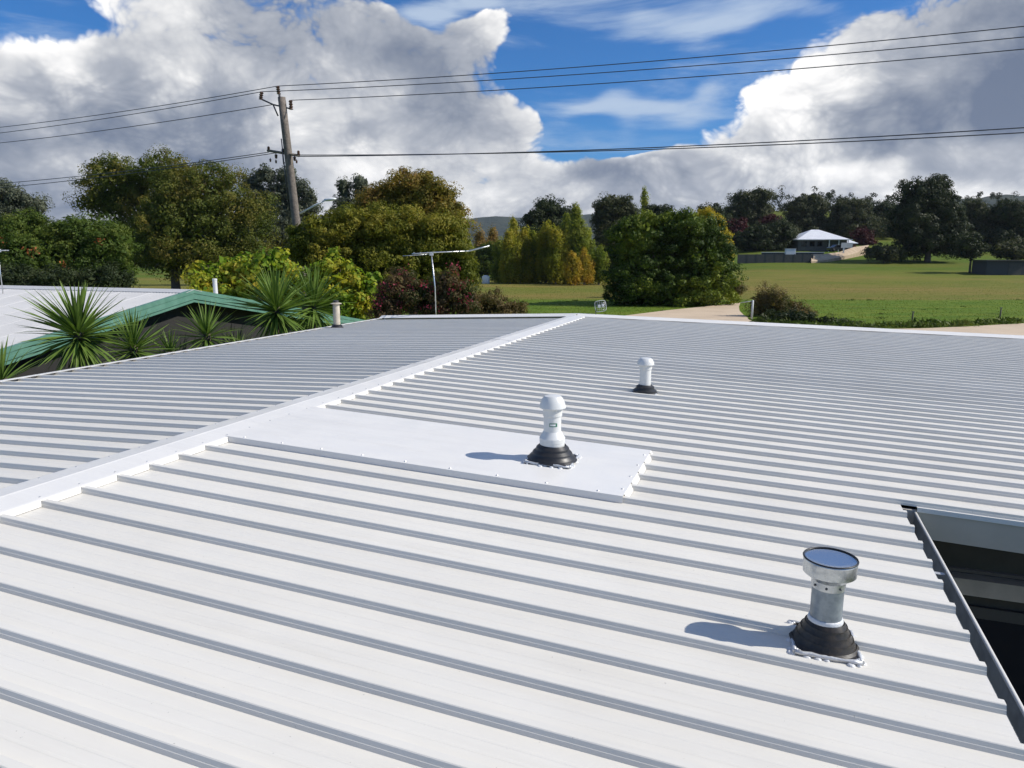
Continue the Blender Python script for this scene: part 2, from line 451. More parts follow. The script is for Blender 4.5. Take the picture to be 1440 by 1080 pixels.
# hill ranges
def hills(name, prof, dist, depth, z0, seed, rough):
    rr = random.Random(seed); m = MB(); vs_ = []; rows = 9
    pxs = [p[0] for p in prof]; cols = int((pxs[-1] - pxs[0]) / 9)
    wob = [rr.uniform(-1, 1) for _ in range(cols + 8)]
    for j in range(rows):
        t = j / (rows - 1); d = dist + depth * (t - .55)
        for i in range(cols + 1):
            px = pxs[0] + (pxs[-1] - pxs[0]) * i / cols
            top = np.interp(px, pxs, [p[1] for p in prof]) + rough * (wob[i] + .8 * wob[(i * 3 + 1) % len(wob)] * .5)
            P = bear(px, top, dist); hgt = P.z - z0
            s = max(0., 1 - abs(t - .55) / .55) ** .8
            ang = (px - 720) / 1000 / math.cos(PITCH)
            vs_.append((ang * d, d, z0 + hgt * s * (1 + .012 * math.sin(i * .9 + j * 2.1) * (1 if j != 5 else 0))))
    fs = [(j * (cols + 1) + i, j * (cols + 1) + i + 1, (j + 1) * (cols + 1) + i + 1, (j + 1) * (cols + 1) + i) for j in range(rows - 1) for i in range(cols)]
    m.add(vs_, fs, True)
    return tag(m.build(name, 'hill_forest'), kind='structure')
hills('hill', [(-500, 316), (-200, 312), (300, 318), (600, 312), (655, 305), (700, 301.5), (745, 303), (800, 300), (850, 298), (885, 296), (940, 300), (1000, 304), (1100, 302), (1250, 296), (1500, 300), (1950, 310)], 2600, 1400, -5, 3, .8)
hills('hill', [(1130, 320), (1200, 300), (1260, 286), (1320, 276), (1370, 271), (1440, 268), (1560, 262), (1900, 275), (2400, 300)], 1500, 900, -5, 5, .9)

# ------------------------------------------------------------------ the house under the camera
Q0 = -3.06                                     # ridge line: 3.06 m to the left of the camera
RIDGE_Z = 3.60; TANP = math.tan(RAD(2.2)); RP = .191; RH = .0255; EAVE = 3.72
S0 = 3.764                                     # step of the right eave: the wing roof begins here
def W(q, s, z=0.):
    return Vector(((q + Q0) * QX + s * DX, (q + Q0) * QY + s * DY, z))
def roof_z(q): return RIDGE_Z - TANP * abs(q)
house = thing('house', 'low house with a white ribbed metal roof in the foreground, bright ridge cap across it', 'house', W(0, 0, 0), -A)

def rib_profile():
    """(y, z) over one sheet of four ribs"""
    pr = []
    for k in range(4):
        y = k * RP
        pr += [(y + .0085, 0), (y + .0118, RH * .45), (y + .0128, RH * .475), (y + .0165, RH - .002), (y + .0190, RH), (y + .0410, RH), (y + .0435, RH - .002), (y + .0472, RH * .475), (y + .0482, RH * .45), (y + .0515, 0)]
        for c in (.104, .148):
            pr += [(y + c - .006, 0), (y + c - .003, .0007), (y + c + .003, .0007), (y + c + .006, 0)]
    pr.append((4 * RP + .009, 0))
    return pr
PROF = rib_profile()
def sheet_mesh(qa, qb, side, seed, s_at=None, rake=None, segs=9):
    rr = random.Random(seed); vs_ = []; n = len(PROF)
    jit = [[rr.uniform(-.0006, .0006) for _ in range(segs + 1)] for _ in range(9)]
    for i in range(segs + 1):
        for y, z in PROF:
            a = qa
            if rake is not None: a = min(qb - .05, max(qa, rake(s_at + y)))
            q = a + (qb - a) * i / segs
            bay = int(y / RP * 2)
            vs_.append((side * q, y, -TANP * q + z + jit[min(bay, 8)][i]))
    fs = [(i * n + j, i * n + j + 1, (i + 1) * n + j + 1, (i + 1) * n + j) for i in range(segs) for j in range(n - 1)]
    if side > 0: fs = [f[::-1] for f in fs]
    me = MB().add(vs_, fs).mesh('roof_sheet'); me.materials.append(MATS['roof_white'])
    return me
short = [sheet_mesh(.10, EAVE, 1, k) for k in range(2)]
longm = [sheet_mesh(.10, 7.7, 1, 5 + k) for k in range(2)]
left = [sheet_mesh(.10, EAVE, -1, 9 + k) for k in range(2)]
SW = 4 * RP
rake = lambda s: (s - 11.72) / .205
for k in range(-9, 13):
    s = S0 + k * SW
    if k < 0: me = short[k % 2]
    elif s + SW < 11.72: me = longm[k % 2]
    else: me = sheet_mesh(.10, 7.7, 1, 40 + k, s, rake)
    if s < 11.72 + .205 * 7.6: share('roof_sheet', me, house, (0, s, RIDGE_Z))
    if s + SW < 11.9: share('roof_sheet', left[k % 2], house, (0, s, RIDGE_Z))
LEND = S0 + 10 * SW                            # far end of the left slope

# ridge capping in lapped lengths, notched over the ribs
def cap_mesh(y0, y1, lift):
    w_, t = .155, RH + .0016
    sec = [(-w_, -TANP * w_ + t - .012), (-w_, -TANP * w_ + t), (-w_ + .012, -TANP * w_ + t + .003), (-.012, t + .010), (0, t + .0125), (.012, t + .010), (w_ - .012, -TANP * w_ + t + .003), (w_, -TANP * w_ + t), (w_ + .001, -TANP * w_ + t - .004)]
    n = len(sec)
    vs_ = [(x, y, z + lift) for y in (y0, y1) for x, z in sec] + [(x, y, z + lift - .0015) for y in (y0, y1) for x, z in sec]
    fs = [(j, j + 1, n + j + 1, n + j) for j in range(n - 1)]
    fs += [tuple(range(n)) + tuple(range(3 * n - 1, 2 * n - 1, -1)), tuple(range(2 * n - 1, n - 1, -1)) + tuple(range(3 * n, 4 * n))]
    return MB().add(vs_, fs)
cuts = [-3.0, .4, 4.32, 8.1, 11.74]
for i in range(4):
    c = cap_mesh(cuts[i] - (.06 if i else 0), cuts[i + 1], .0025 * (i % 2)).build('ridge_cap', 'cap_white', house, (0, 0, RIDGE_Z))
tabm = {}
for sd in (1, -1):
    x0 = sd * .153; x1 = sd * .163; zt = -TANP * .155 + RH + .0005; zb = -TANP * .16 + .0025
    pr = [(x0, .0440, zt), (x0, .2070, zt), (x1, .1985, zb), (x1, .0525, zb)]
    mb = MB().add(pr + [(x - sd * .0015, y, z) for x, y, z in pr], [(0, 1, 2, 3), (7, 6, 5, 4), (0, 4, 5, 1), (1, 5, 6, 2), (2, 6, 7, 3), (3, 7, 4, 0)])
    tabm[sd] = mb.mesh('edge_tab'); tabm[sd].materials.append(MATS['cap_white'])
for k in range(-34, 42):
    s = S0 + k * RP
    if s + RP > 11.72: break
    if not 3.15 < s < 3.9: share('edge_tab', tabm[1], house, (0, s, RIDGE_Z))
    share('edge_tab', tabm[-1], house, (0, s, RIDGE_Z))
# screws: along both edges of the ridge cap, on the ribs near the eaves and over the battens
sc_ = MB()
def screw(q, s, dz):
    sc_.lathe([(.0075, 0), (.0075, .0015), (.0045, .002), (.0045, .006), (.002, .0065)], 6, (q, s, roof_z(q) + dz), False)
for k in range(-30, 46):
    s = S0 + k * RP + .03
    for q in (-.128, .128):
        if s < 11.7: screw(q, s, RH + .004)
tag(sc_.build('roof_screws', 'aluminium', house), kind='stuff')

# flat tray that covers a strip of the roof round the middle vent
PA, PB, P0, P1 = 3.196, 4.045, .135, 2.46
th = RH + .009
def pz(q): return roof_z(q) + th
tray = MB().add([(P0, PA, pz(P0)), (P1, PA, pz(P1)), (P1, PB, pz(P1)), (P0, PB, pz(P0)),
                 (P0, PA - .004, pz(P0) - .034), (P1, PA - .004, pz(P1) - .034), (P1, PB + .004, pz(P1) - .034), (P0, PB + .004, pz(P0) - .034)],
                [(0, 1, 2, 3), (4, 5, 1, 0), (3, 2, 6, 7)])
cover = tray.build('cover_tray', 'cap_white', house)
sl = cover.modifiers.new('t', 'SOLIDIFY'); sl.thickness = .0025; sl.offset = -1
for k in range(-3, 2):
    s = S0 + k * RP
    z = roof_z(P1)
    a, b = max(s + .044, PA), min(s + RP + .018, PB)
    pr = [(P1 - .001, a, z + th - .001), (P1 - .001, b, z + th - .001), (P1 + .016, b - .008, z + .003), (P1 + .016, a + .008, z + .003)]
    MB().add(pr + [(x - .0015, y, zz - .0015) for x, y, zz in pr], [(3, 2, 1, 0), (4, 5, 6, 7), (0, 1, 5, 4), (1, 2, 6, 5), (2, 3, 7, 6), (3, 0, 4, 7)]).build('tray_tab', 'cap_white', cover)
sc_ = MB()
for i in range(9): sc_.lathe([(.0065, 0), (.0065, .0015), (.004, .005)], 6, (P0 + .12 + i * .26, PA + .022, pz(P0 + .12 + i * .26)), False)
for i in range(4): sc_.lathe([(.0065, 0), (.0065, .0015), (.004, .005)], 6, (P1 - .022, PA + .1 + i * .21, pz(P1)), False)
tag(sc_.build('tray_screws', 'aluminium', cover), kind='stuff')

# right eave: sheets run out over a gutter with a rolled lip
EZ = roof_z(EAVE)
gsec = [(3.685, -.004), (3.685, -.105), (3.70, -.112), (3.765, -.112), (3.778, -.10), (3.782, -.045), (3.781, -.030)]
gsec_o = gsec + [(3.7845, -.030), (3.7855, -.1), (3.767, -.1155), (3.698, -.1155), (3.682, -.108), (3.682, -.004)]
gut = MB().prism([(q, 0, EZ + z) for q, z in gsec_o], (0, -3.0, 0), (0, S0 - .006, 0))
gt = gut.build('gutter', 'gutter_metal', house)
lip = MB().tube([(3.7835, -3.0, EZ - .026), (3.7835, S0 - .01, EZ - .026)], .0065, 10).build('gutter_lip', 'cap_white', gt)
for s in (3.05, 1.95, .85, -.25):
    MB().box(3.69, 3.778, s, s + .022, EZ - .04, EZ - .037).build('gutter_strap', 'aluminium', gt)
MB().box(3.66, 3.681, -3.0, S0 - .004, EZ - .17, EZ - .006).build('fascia', 'fascia_grey', house)
# step of the wing roof: edge flashing and fascia over the little court
def qz(q, dz): return (q, 0, roof_z(q) + dz)
MB().add([(3.79, S0 + .02, roof_z(3.79) + .0), (7.7, S0 + .02, roof_z(7.7) + .0), (7.7, S0 - .012, roof_z(7.7) + .004), (3.79, S0 - .012, roof_z(3.79) + .004),
          (3.79, S0 - .016, roof_z(3.79) - .018), (7.7, S0 - .016, roof_z(7.7) - .018)], [(0, 3, 2, 1), (3, 4, 5, 2)]).build('edge_flashing', 'cap_white', house)
m = MB()
m.prism([(3.72, 0, roof_z(3.72) - .015), (7.7, 0, roof_z(7.7) - .015), (7.7, 0, roof_z(7.7) - .15), (3.72, 0, roof_z(3.72) - .15)], (0, S0 - .008, 0), (0, S0 + .016, 0))
m.build('fascia', 'fascia_grey', house)
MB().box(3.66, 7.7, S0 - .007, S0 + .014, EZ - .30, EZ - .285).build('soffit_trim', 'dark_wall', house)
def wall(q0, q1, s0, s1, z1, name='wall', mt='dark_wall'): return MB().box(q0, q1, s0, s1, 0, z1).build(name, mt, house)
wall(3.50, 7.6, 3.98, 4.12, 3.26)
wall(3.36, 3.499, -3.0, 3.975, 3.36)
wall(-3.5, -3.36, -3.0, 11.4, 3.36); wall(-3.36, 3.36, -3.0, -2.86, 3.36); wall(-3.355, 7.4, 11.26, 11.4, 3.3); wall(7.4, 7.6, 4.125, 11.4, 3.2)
wall(7.41, 7.6, -3.0, 3.97, 1.8)  # unseen wall added to shape the court's light, kept low to admit sun
MB().box(3.5, 7.4, 3.90, 3.976, 2.98, 3.065).build('beam', 'beam_brown', house)
win = MB(); win.box(3.9, 6.0, 3.955, 3.979, 2.84, 2.90); win.box(3.9, 6.0, 3.955, 3.979, .9, .96); win.box(3.9, 3.96, 3.955, 3.979, .96, 2.84); win.box(5.94, 6.0, 3.955, 3.979, .96, 2.84); win.box(4.9, 4.96, 3.955, 3.979, .96, 2.84)
wf = win.build('window', 'steel_dark', house); MB().box(3.96, 5.94, 3.966, 3.975, .96, 2.84).build('pane', 'dark_glass', wf)
MB().box(3.5, 7.4, -3.0, 3.9, .0, .05).build('court_paving', 'paving', house)
# far edge of the roof: white barge capping
def barge(qs, ss, hgt=.05):
    m = MB(); a = Vector((qs[0], ss[0], roof_z(qs[0]))); b = Vector((qs[1], ss[1], roof_z(qs[1])))
    dirv = (b - a).normalized(); nv = Vector((-dirv.y, dirv.x, 0)).normalized() * (1 if dirv.x > 0 else -1)
    sec = [(-.13, RH + .002), (-.128, RH + .005), (-.03, RH + .040), (.055, RH + .040), (.06, -.12), (.055, -.12), (.05, RH + .034), (-.03, RH + .034)]
    k = len(sec); vs_ = [p + nv * o + Vector((0, 0, z)) for p in (a, b) for o, z in sec]
    m.add(vs_, [(i, (i + 1) % k, k + (i + 1) % k, k + i) for i in range(k)] + [tuple(range(k - 1, -1, -1)), tuple(range(k, 2 * k))])
    return m.build('barge_cap', 'cap_white', house)
barge((0, 7.75), (11.71, 11.71 + .205 * 7.75)); barge((-.002, -3.76), (11.71, 11.71))
# left eave: edge trim over the rib ends, gutter below
MB().prism([(-3.69, 0, EZ + RH + .003), (-3.75, 0, EZ + RH + .004), (-3.762, 0, EZ + RH - .004), (-3.762, 0, EZ - .05), (-3.758, 0, EZ - .05), (-3.756, 0, EZ + RH - .006), (-3.69, 0, EZ + RH + .0005)], (0, -3.0, 0), (0, 11.7, 0)).build('eave_trim', 'cap_white', house)
MB().prism([(-q - .10, 0, EZ + z - .05) for q, z in gsec_o[::-1]], (0, -3.0, 0), (0, 11.6, 0)).build('gutter', 'cap_white', house)
MB().box(-3.681, -3.66, -3.0, 11.5, EZ - .17, EZ - .006).build('fascia', 'fascia_grey', house)

# ------------------------------------------------------------------ vents standing on the roof
def boot(parent, mat_name, size, r0, r1, h, steps=3, rot=.0, edge=True, seed=0):
    """rubber pipe flashing: square foot with a crimped edge, stepped cone"""
    rr = random.Random(seed)
    m = MB(); b = size / 2
    nseg = 10; top = []
    ring = []
    for e in range(4):
        for i in range(nseg):
            t = -1 + 2 * i / nseg
            x, y = [(t, -1), (1, t), (-t, 1), (-1, -t)][e]
            ring.append((x * b, y * b, .006 + rr.uniform(0, .005)))
    n = len(ring)
    vs_ = [(x, y, -.01) for x, y, z in ring] + ring
    rad = []
    prof = [(r0 * 1.27, .010)]
    for i in range(steps):
        t0 = i / steps; t1 = (i + 1) / steps
        ra = r0 * 1.18 + (r1 - r0 * 1.18) * t0; rb = r0 * 1.18 + (r1 - r0 * 1.18) * t1
        prof += [(ra, .012 + h * (t0 + .08)), (ra * .97 + rb * .03, .012 + h * (t1 - .22)), (rb * 1.03, .012 + h * (t1 - .03))]
    prof.append((r1, .012 + h))
    for r, z in prof:
        for i in range(n):
            x, y, _ = ring[i]; a = math.atan2(y, x); vs_.append((r * math.cos(a), r * math.sin(a), z))
    fs = [(j * n + i, j * n + (i + 1) % n, (j + 1) * n + (i + 1) % n, (j + 1) * n + i) for j in range(len(prof) + 1) for i in range(n)]
    m.add(vs_, fs, True)
    o = m.build('rubber_boot', mat_name, parent); o.rotation_euler = (0, RAD(2.2), rot)
    if edge:
        m = MB()
        for e in range(4):
            c = [(-1, -1), (1, -1), (1, 1), (-1, 1)]; p, q_ = c[e], c[(e + 1) % 4]
            pts = [((p[0] + (q_[0] - p[0]) * t) * b, (p[1] + (q_[1] - p[1]) * t) * b, .007 + rr.uniform(-.002, .004)) for t in [i / 8 for i in range(9)]]
            m.tube(pts, [.007 * rr.uniform(.75, 1.25) for _ in pts], 6)
        for e in range(4):
            for t in (-.86, -.3, .3, .86):
                x, y = [(t, -.93), (.93, t), (-t, .93), (-.93, -t)][e]
                m.lathe([(.007, .008), (.006, .013), (.002, .0155)], 7, (x * b, y * b, 0))
        ed = m.build('crimped_edge', 'aluminium', o)
        m = MB()
        for i in range(30):
            e = rr.randrange(4); t = rr.uniform(-1, 1); x, y = [(t, -1.06), (1.06, t), (-t, 1.06), (-1.06, -t)][e]
            s_ = rr.uniform(.006, .017)
            m.lathe([(s_, -.008), (s_ * .9, .002), (s_ * .45, .006)], 7, (x * b + rr.uniform(-.004, .004), y * b + rr.uniform(-.004, .004), 0))
        tag(m.build('sealant', 'silicone', o), kind='stuff')
    return o

v = thing('vent_pipe', 'white plastic vent with stepped collar and domed cap standing on the flat roof tray', 'vent', W(1.99, 3.60, pz(1.99)), -A, 'vents on the white roof')
boot(v, 'black_rubber', .245, .108, .071, .078, 3, RAD(3), True, 1)
MB().lathe([(.066, .07), (.068, .092), (.068, .104), (.070, .106), (.070, .128), (.067, .132), (.0495, .162), (.048, .165)], 32).build('collar', 'white_plastic', v)
p = MB().lathe([(.0475, .15), (.0475, .262)], 32, cap=False).build('pipe', 'white_plastic', v)
lb = MB()
for z0, z1, a0, a1 in ((.196, .216, -1.62, -.72),):
    for i in range(6):
        a = a0 + (a1 - a0) * i / 6; b = a0 + (a1 - a0) * (i + 1) / 6; r = .0482
        lb.add([(r * math.cos(a), r * math.sin(a), z0), (r * math.cos(b), r * math.sin(b), z0), (r * math.cos(b), r * math.sin(b), z1), (r * math.cos(a), r * math.sin(a), z1)], [(0, 1, 2, 3)])
lbo = lb.build('label', 'label_green', p)
lb = MB()
for z0, z1, a0, a1 in ((.201, .211, -1.54, -.92),):
    for i in range(6):
        a = a0 + (a1 - a0) * i / 6; b = a0 + (a1 - a0) * (i + 1) / 6; r = .0486
        lb.add([(r * math.cos(a), r * math.sin(a), z0), (r * math.cos(b), r * math.sin(b), z0), (r * math.cos(b), r * math.sin(b), z1), (r * math.cos(a), r * math.sin(a), z1)], [(0, 1, 2, 3)])
lb.build('label_panel', 'label_white', lbo)
MB().lathe([(.0485, .248), (.0525, .250), (.0525, .300), (.050, .302)], 32).build('coupling', 'white_plastic', v)
MB().lathe([(.052, .296), (.071, .293), (.0725, .297), (.066, .320), (.056, .344), (.044, .357), (.022, .362), (.0, .363)], 32).build('cap', 'white_plastic', v)

v = thing('vent_pipe', 'slim white vent with domed cap and black boot, farthest back on the right roof slope', 'vent', W(2.12, 5.85, roof_z(2.12)), -A, 'vents on the white roof')
boot(v, 'black_rubber', .19, .083, .052, .065, 2, RAD(2), True, 2)
MB().lathe([(.0475, .05), (.0475, .235)], 28, cap=False).build('pipe', 'white_plastic', v)
MB().lathe([(.0485, .205), (.0525, .207), (.0525, .252), (.050, .254)], 28).build('coupling', 'white_plastic', v)
MB().lathe([(.052, .246), (.070, .243), (.0715, .247), (.066, .268), (.056, .288), (.042, .299), (.0, .304)], 28).build('cap', 'white_plastic', v)

v = thing('flue_pipe', 'galvanised metal flue with drum cowl and shiny flat top, nearest vent to the gutter', 'flue', W(3.28, 2.24, roof_z(3.28)), -A, 'vents on the white roof')
boot(v, 'brown_rubber', .192, .082, .053, .078, 4, RAD(4), True, 3)
MB().lathe([(.0475, .06), (.0475, .215)], 36, cap=False).build('pipe', 'galvanised_dull', v)
MB().lathe([(.0515, .082), (.0535, .09), (.0515, .098), (.049, .102)], 36).build('sealant_ring', 'silicone', v)
cw = MB().lathe([(.0485, .208), (.0505, .206), (.0505, .232), (.054, .236), (.0745, .252), (.0785, .256), (.079, .298), (.0805, .302), (.079, .306), (.074, .307)], 40, cap=False).build('cowl', 'galvanised', v)
MB().lathe([(.0755, .3052), (.072, .3045), (.05, .3035), (.02, .303), (0, .303)], 40, cap=False).build('top_plate', 'mirror_metal', cw)
MB().tube([(.0785 * math.cos(t), .0785 * math.sin(t), .3065) for t in [2 * math.pi * i / 40 for i in range(41)]], .0030, 6).build('rim_seal', 'black_rubber', cw)
m = MB()
for a in (-2.5, -1.75, -.9, .4, 2.0):
    mb = MB().lathe([(.0042, 0), (.0038, .003), (.0015, .0045)], 8)
    M_ = Matrix.Rotation(a, 4, 'Z') @ Matrix.Translation((.0503, 0, .219)) @ Matrix.Rotation(math.pi / 2, 4, 'Y')
    m.add([M_ @ Vector(q) for q in mb.v], mb.f, True)
tag(m.build('rivets', 'steel_dark', cw), kind='stuff'); v.scale = (.97, .97, .93)

v = thing('vent_pipe', 'weathered cream vent pipe with flat disc cap at the left roof edge', 'vent', W(-3.52, 9.85, roof_z(3.52)), -A, 'vents on the white roof')
boot(v, 'black_rubber', .2, .085, .062, .06, 2, 0, False, 4)
MB().lathe([(.055, .04), (.055, .335), (.053, .345), (.053, .40)], 24).build('pipe', 'cream_pipe', v)
cp_ = MB().lathe([(.04, .396), (.088, .402), (.090, .408), (.06, .420), (.045, .424)], 24).build('cap', 'cream_pipe', v)
MB().lathe([(.042, .423), (.042, .455), (.036, .458)], 18).build('knob', 'steel_dark', cp_)

# ------------------------------------------------------------------ aerials on the far roof edge
ta = thing('tv_antenna', 'silver television aerial on a thin mast at the far roof edge', 'antenna', W(-2.70, 11.80, roof_z(2.7) - .05), 0)
MH = 1.215
MB().tube([(0.01, 0, 0), (0, 0, .6), (-.055, 0, MH)], .011, 10).build('mast', 'antenna_metal', ta)
boom = MB().tube([(-.40, -.05, MH - .005), (-.05, 0, MH + .02), (.62, .10, MH + .045)], .011, 8).build('boom', 'antenna_metal', ta)
for i in range(9):
    t = i / 8; c = Vector((-.36 + .92 * t, -.045 + .13 * t, MH + .005 + .035 * t)); L = .48 - .27 * t
    MB().tube([c + Vector((-.12 * L, L, .01)), c + Vector((.12 * L, -L, .012))], .006, 6).build('element', 'antenna_metal', ta)
MB().tube([(.60, .10, MH + .043), (.99, .16, MH + .14)], .014, 8).build('reflector_arm', 'antenna_metal', ta)
for i in range(3):
    c = Vector((.72 + .11 * i, .12 + .018 * i, MH + .073 + .028 * i))
    MB().tube([c + Vector((-.02, .17, 0)), c + Vector((.02, -.17, 0))], .006, 6).build('element', 'antenna_metal', ta)
MB().tube([(-.56, -.09, MH - .04), (-.10, -.01, MH - .012)], .006, 6).build('element', 'antenna_metal', ta)
MB().box(-.09, -.02, -.03, .03, MH - .035, MH + .03).build('clamp', 'aluminium', ta, bevel=.006)

ga = thing('wire_frame_aerial', 'small white wire frame with pale fittings on a stub post beside the ridge end', 'antenna', W(.30, 11.78, roof_z(.3) + .03), RAD(-4))
MB().tube([(0, 0, -.03), (.0, 0, .10), (.01, 0, .16)], .010, 8).build('post', 'steel_dark', ga)
loop = []
cx, cz, hw, hh, rc = .098, .225, .115, .115, .035
for k_ in range(33):
    a = 2 * math.pi * k_ / 32; sx = math.cos(a); sz = math.sin(a)
    f_ = max(abs(sx), abs(sz)); f_ = (abs(sx) ** 5 + abs(sz) ** 5) ** .2
    loop.append((cx + hw * sx / f_ - .018 * (sz / f_), 0, cz + hh * sz / f_ + .02 * sx))
fr = MB().tube(loop, .006, 6).build('frame', 'white_plastic', ga)
for t in (-.6, -.2, .2, .6):
    MB().tube([(cx + hw * t, .004, cz - hh * .93), (cx + hw * t, .004, cz + hh * .93)], .0022, 5).build('wire', 'antenna_metal', fr)
    MB().tube([(cx - hw * .95, -.004, cz + hh * t), (cx + hw * .95, -.004, cz + hh * t)], .0022, 5).build('wire', 'antenna_metal', fr)
MB().box(cx - .055, cx + .0, -.03, -.006, cz - .035, cz + .03).build('fitting', 'white_plastic', ga, bevel=.008)
MB().box(cx + .025, cx + .075, -.03, -.006, cz - .01, cz + .05).build('fitting', 'white_plastic', ga, bevel=.008)
ga.scale = (.78, .78, .78)

la = thing('tv_antenna', 'pale aerial bar on a thin mast at the left edge above the shed', 'antenna', (bear(3, 403, 14.4).x, 14.4, 3.85))
MB().tube([(0, 0, -.1), (0, 0, .88)], .010, 8).build('mast', 'antenna_metal', la)
for dy_ in (-.04, .04): MB().tube([(-.42, dy_, .86), (.20, dy_, .875)], .009, 6).build('element', 'antenna_metal', la)
MB().box(-.03, .03, -.06, .06, .84, .90).build('clamp', 'aluminium', la)

# ------------------------------------------------------------------ neighbour's shed with green barge boards
GQ, GS, GZ = -10.27 - Q0, 10.64, 3.97; HALF = 5.8; TS = .183
shed = thing('neighbour_shed', 'wide white roofed shed with green barge boards behind the spiky yuccas', 'shed', W(GQ, GS, 0), -A)
def slope_sheet(sign, seed):
    rr = random.Random(seed); vs_ = []; n = 41
    for i in range(5):
        s = HALF * i / 4 * 1.02
        for j in range(n):
            q = -j * .762 / (n - 1); z = .009 * math.cos(2 * math.pi * j / (n - 1) * 10)
            vs_.append((q, sign * s, -TS * s + z + rr.uniform(-.001, .001)))
    fs = [(i * n + j, i * n + j + 1, (i + 1) * n + j + 1, (i + 1) * n + j) for i in range(4) for j in range(n - 1)]
    if sign > 0: fs = [f[::-1] for f in fs]
    me = MB().add(vs_, fs, True).mesh('roof_sheet'); me.materials.append(MATS['shed_roof_white']); return me
sm = {-1: slope_sheet(-1, 1), 1: slope_sheet(1, 2)}
for k in range(16):
    for sg in (-1, 1): share('roof_sheet', sm[sg], shed, (-k * .762, 0, GZ))
MB().prism([(0, -.2, GZ - TS * .2 + .014), (0, 0, GZ + .03), (0, .2, GZ - TS * .2 + .014), (0, .2, GZ - TS * .2 + .008), (0, 0, GZ + .022), (0, -.2, GZ - TS * .2 + .008)], (.06, 0, 0), (-12.2, 0, 0)).build('ridge_cap', 'shed_roof_white', shed)
for sg in (-1, 1):
    m = MB()
    for x0, x1, t0, t1 in ((.0, .055, .028, -.045), (.0, .045, -.045, -.105), (.0, .055, -.105, -.150), (.0, .035, -.150, -.21)):
        m.prism([(0, 0, GZ + t0), (0, sg * HALF * 1.03, GZ + t0 - TS * HALF * 1.03), (0, sg * HALF * 1.03, GZ + t1 - TS * HALF * 1.03), (0, 0, GZ + t1)], (x0 - .02, 0, 0), (x1, 0, 0))
    m.build('barge_board', 'green_paint', shed)
    EZS = GZ - TS * HALF * 1.03
    MB().prism([(0, sg * HALF * 1.03 + sg * o, EZS + z) for o, z in ((0, -.005), (0, -.12), (.10, -.12), (.12, -.01), (.115, -.01), (.095, -.112), (.006, -.112), (.006, -.005))], (.05, 0, 0), (-12.2, 0, 0)).build('gutter', 'green_paint', shed)
    MB().box(-12.0, -.42, sg * 5.4 - .06, sg * 5.4 + .06, 0, GZ - TS * 5.5 - .06).build('wall', 'dark_wall', shed)
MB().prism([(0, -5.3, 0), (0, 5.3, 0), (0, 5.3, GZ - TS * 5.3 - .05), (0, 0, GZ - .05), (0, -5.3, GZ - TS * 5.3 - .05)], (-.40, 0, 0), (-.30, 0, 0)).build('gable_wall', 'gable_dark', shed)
vp = thing('vent_pipe', 'thin white vent pipe poking up behind the green gable', 'vent', W(GQ - .9, GS + 1.6, GZ - TS * 1.6), -A)
MB().lathe([(.045, -.05), (.045, .42), (.05, .422), (.05, .455), (.04, .46)], 18).build('pipe', 'white_plastic', vp)
MB().lathe([(.10, -.03), (.085, .01), (.055, .05), (.046, .055)], 18).build('flashing_collar', 'aluminium', vp)

# ------------------------------------------------------------------ plants
def card_mesh(name, cen, nor, size, rng, ratio=.5, fold=.18):
    """leaf sprays: one small folded lozenge each"""
    n = len(cen)
    nor = nor / np.maximum(1e-6, np.linalg.norm(nor, axis=1, keepdims=True))
    r = rng.normal(size=(n, 3)); t = r - (r * nor).sum(1, keepdims=True) * nor
    t /= np.maximum(1e-6, np.linalg.norm(t, axis=1, keepdims=True)); b = np.cross(nor, t)
    L = size[:, None]; Wd = L * ratio * rng.uniform(.7, 1.3, (n, 1))
    p0 = cen - t * L * .5; p2 = cen + t * L * .5
    p1 = cen + b * Wd * .5 + nor * L * fold + t * L * .08; p3 = cen - b * Wd * .5 + nor * L * fold * .6 - t * L * .05
    v = np.stack([p0, p1, p2, p3], 1).reshape(-1, 3).astype(np.float32)
    me = bpy.data.meshes.new(name)
    me.vertices.add(4 * n); me.vertices.foreach_set('co', v.ravel())
    me.loops.add(4 * n); me.loops.foreach_set('vertex_index', np.arange(4 * n, dtype=np.int32))
    me.polygons.add(n); me.polygons.foreach_set('loop_start', np.arange(0, 4 * n, 4, dtype=np.int32))
    me.polygons.foreach_set('loop_total', np.full(n, 4, dtype=np.int32))
    me.update(calc_edges=True)
    return me


def unit(rng, n):
    u = rng.normal(size=(n, 3)); return u / np.linalg.norm(u, axis=1, keepdims=True)


def crown_points(rng, lobes, n, clump, per=38, squash=.75, shell=.42, upright=0.):
    """points and facing of leaf sprays: clumps over and inside a set of ellipsoid lobes"""
    lob = np.array(lobes, dtype=float); wts = (lob[:, 3] * lob[:, 5]); wts = wts / wts.sum()
    nc = max(4, n // per)
    k = rng.choice(len(lob), nc, p=wts)
    u = unit(rng, nc)
    rad = .96 - shell * rng.uniform(0, 1, (nc, 1)) ** 1.6
    # wobble the lobe surface so that outlines stay uneven
    rad = rad * (1 + .13 * np.sin(u[:, :1] * 5 + k[:, None]) * np.cos(u[:, 2:] * 6 + k[:, None] * 2))
    cc = lob[k, :3] + u * lob[k, 3:6] * rad
    cr = clump * rng.uniform(.55, 1.35, (nc, 1))
    idx = np.repeat(np.arange(nc), per)
    d = unit(rng, len(idx)); rr = rng.uniform(0, 1, (len(idx), 1)) ** .28
    off = d * rr * cr[idx]; off[:, 2] *= squash + upright
    cen = cc[idx] + off
    nor = d * 1.2 + u[idx] * .35 + rng.normal(size=d.shape) * .42; nor[:, 2] += .15
    return cen, nor


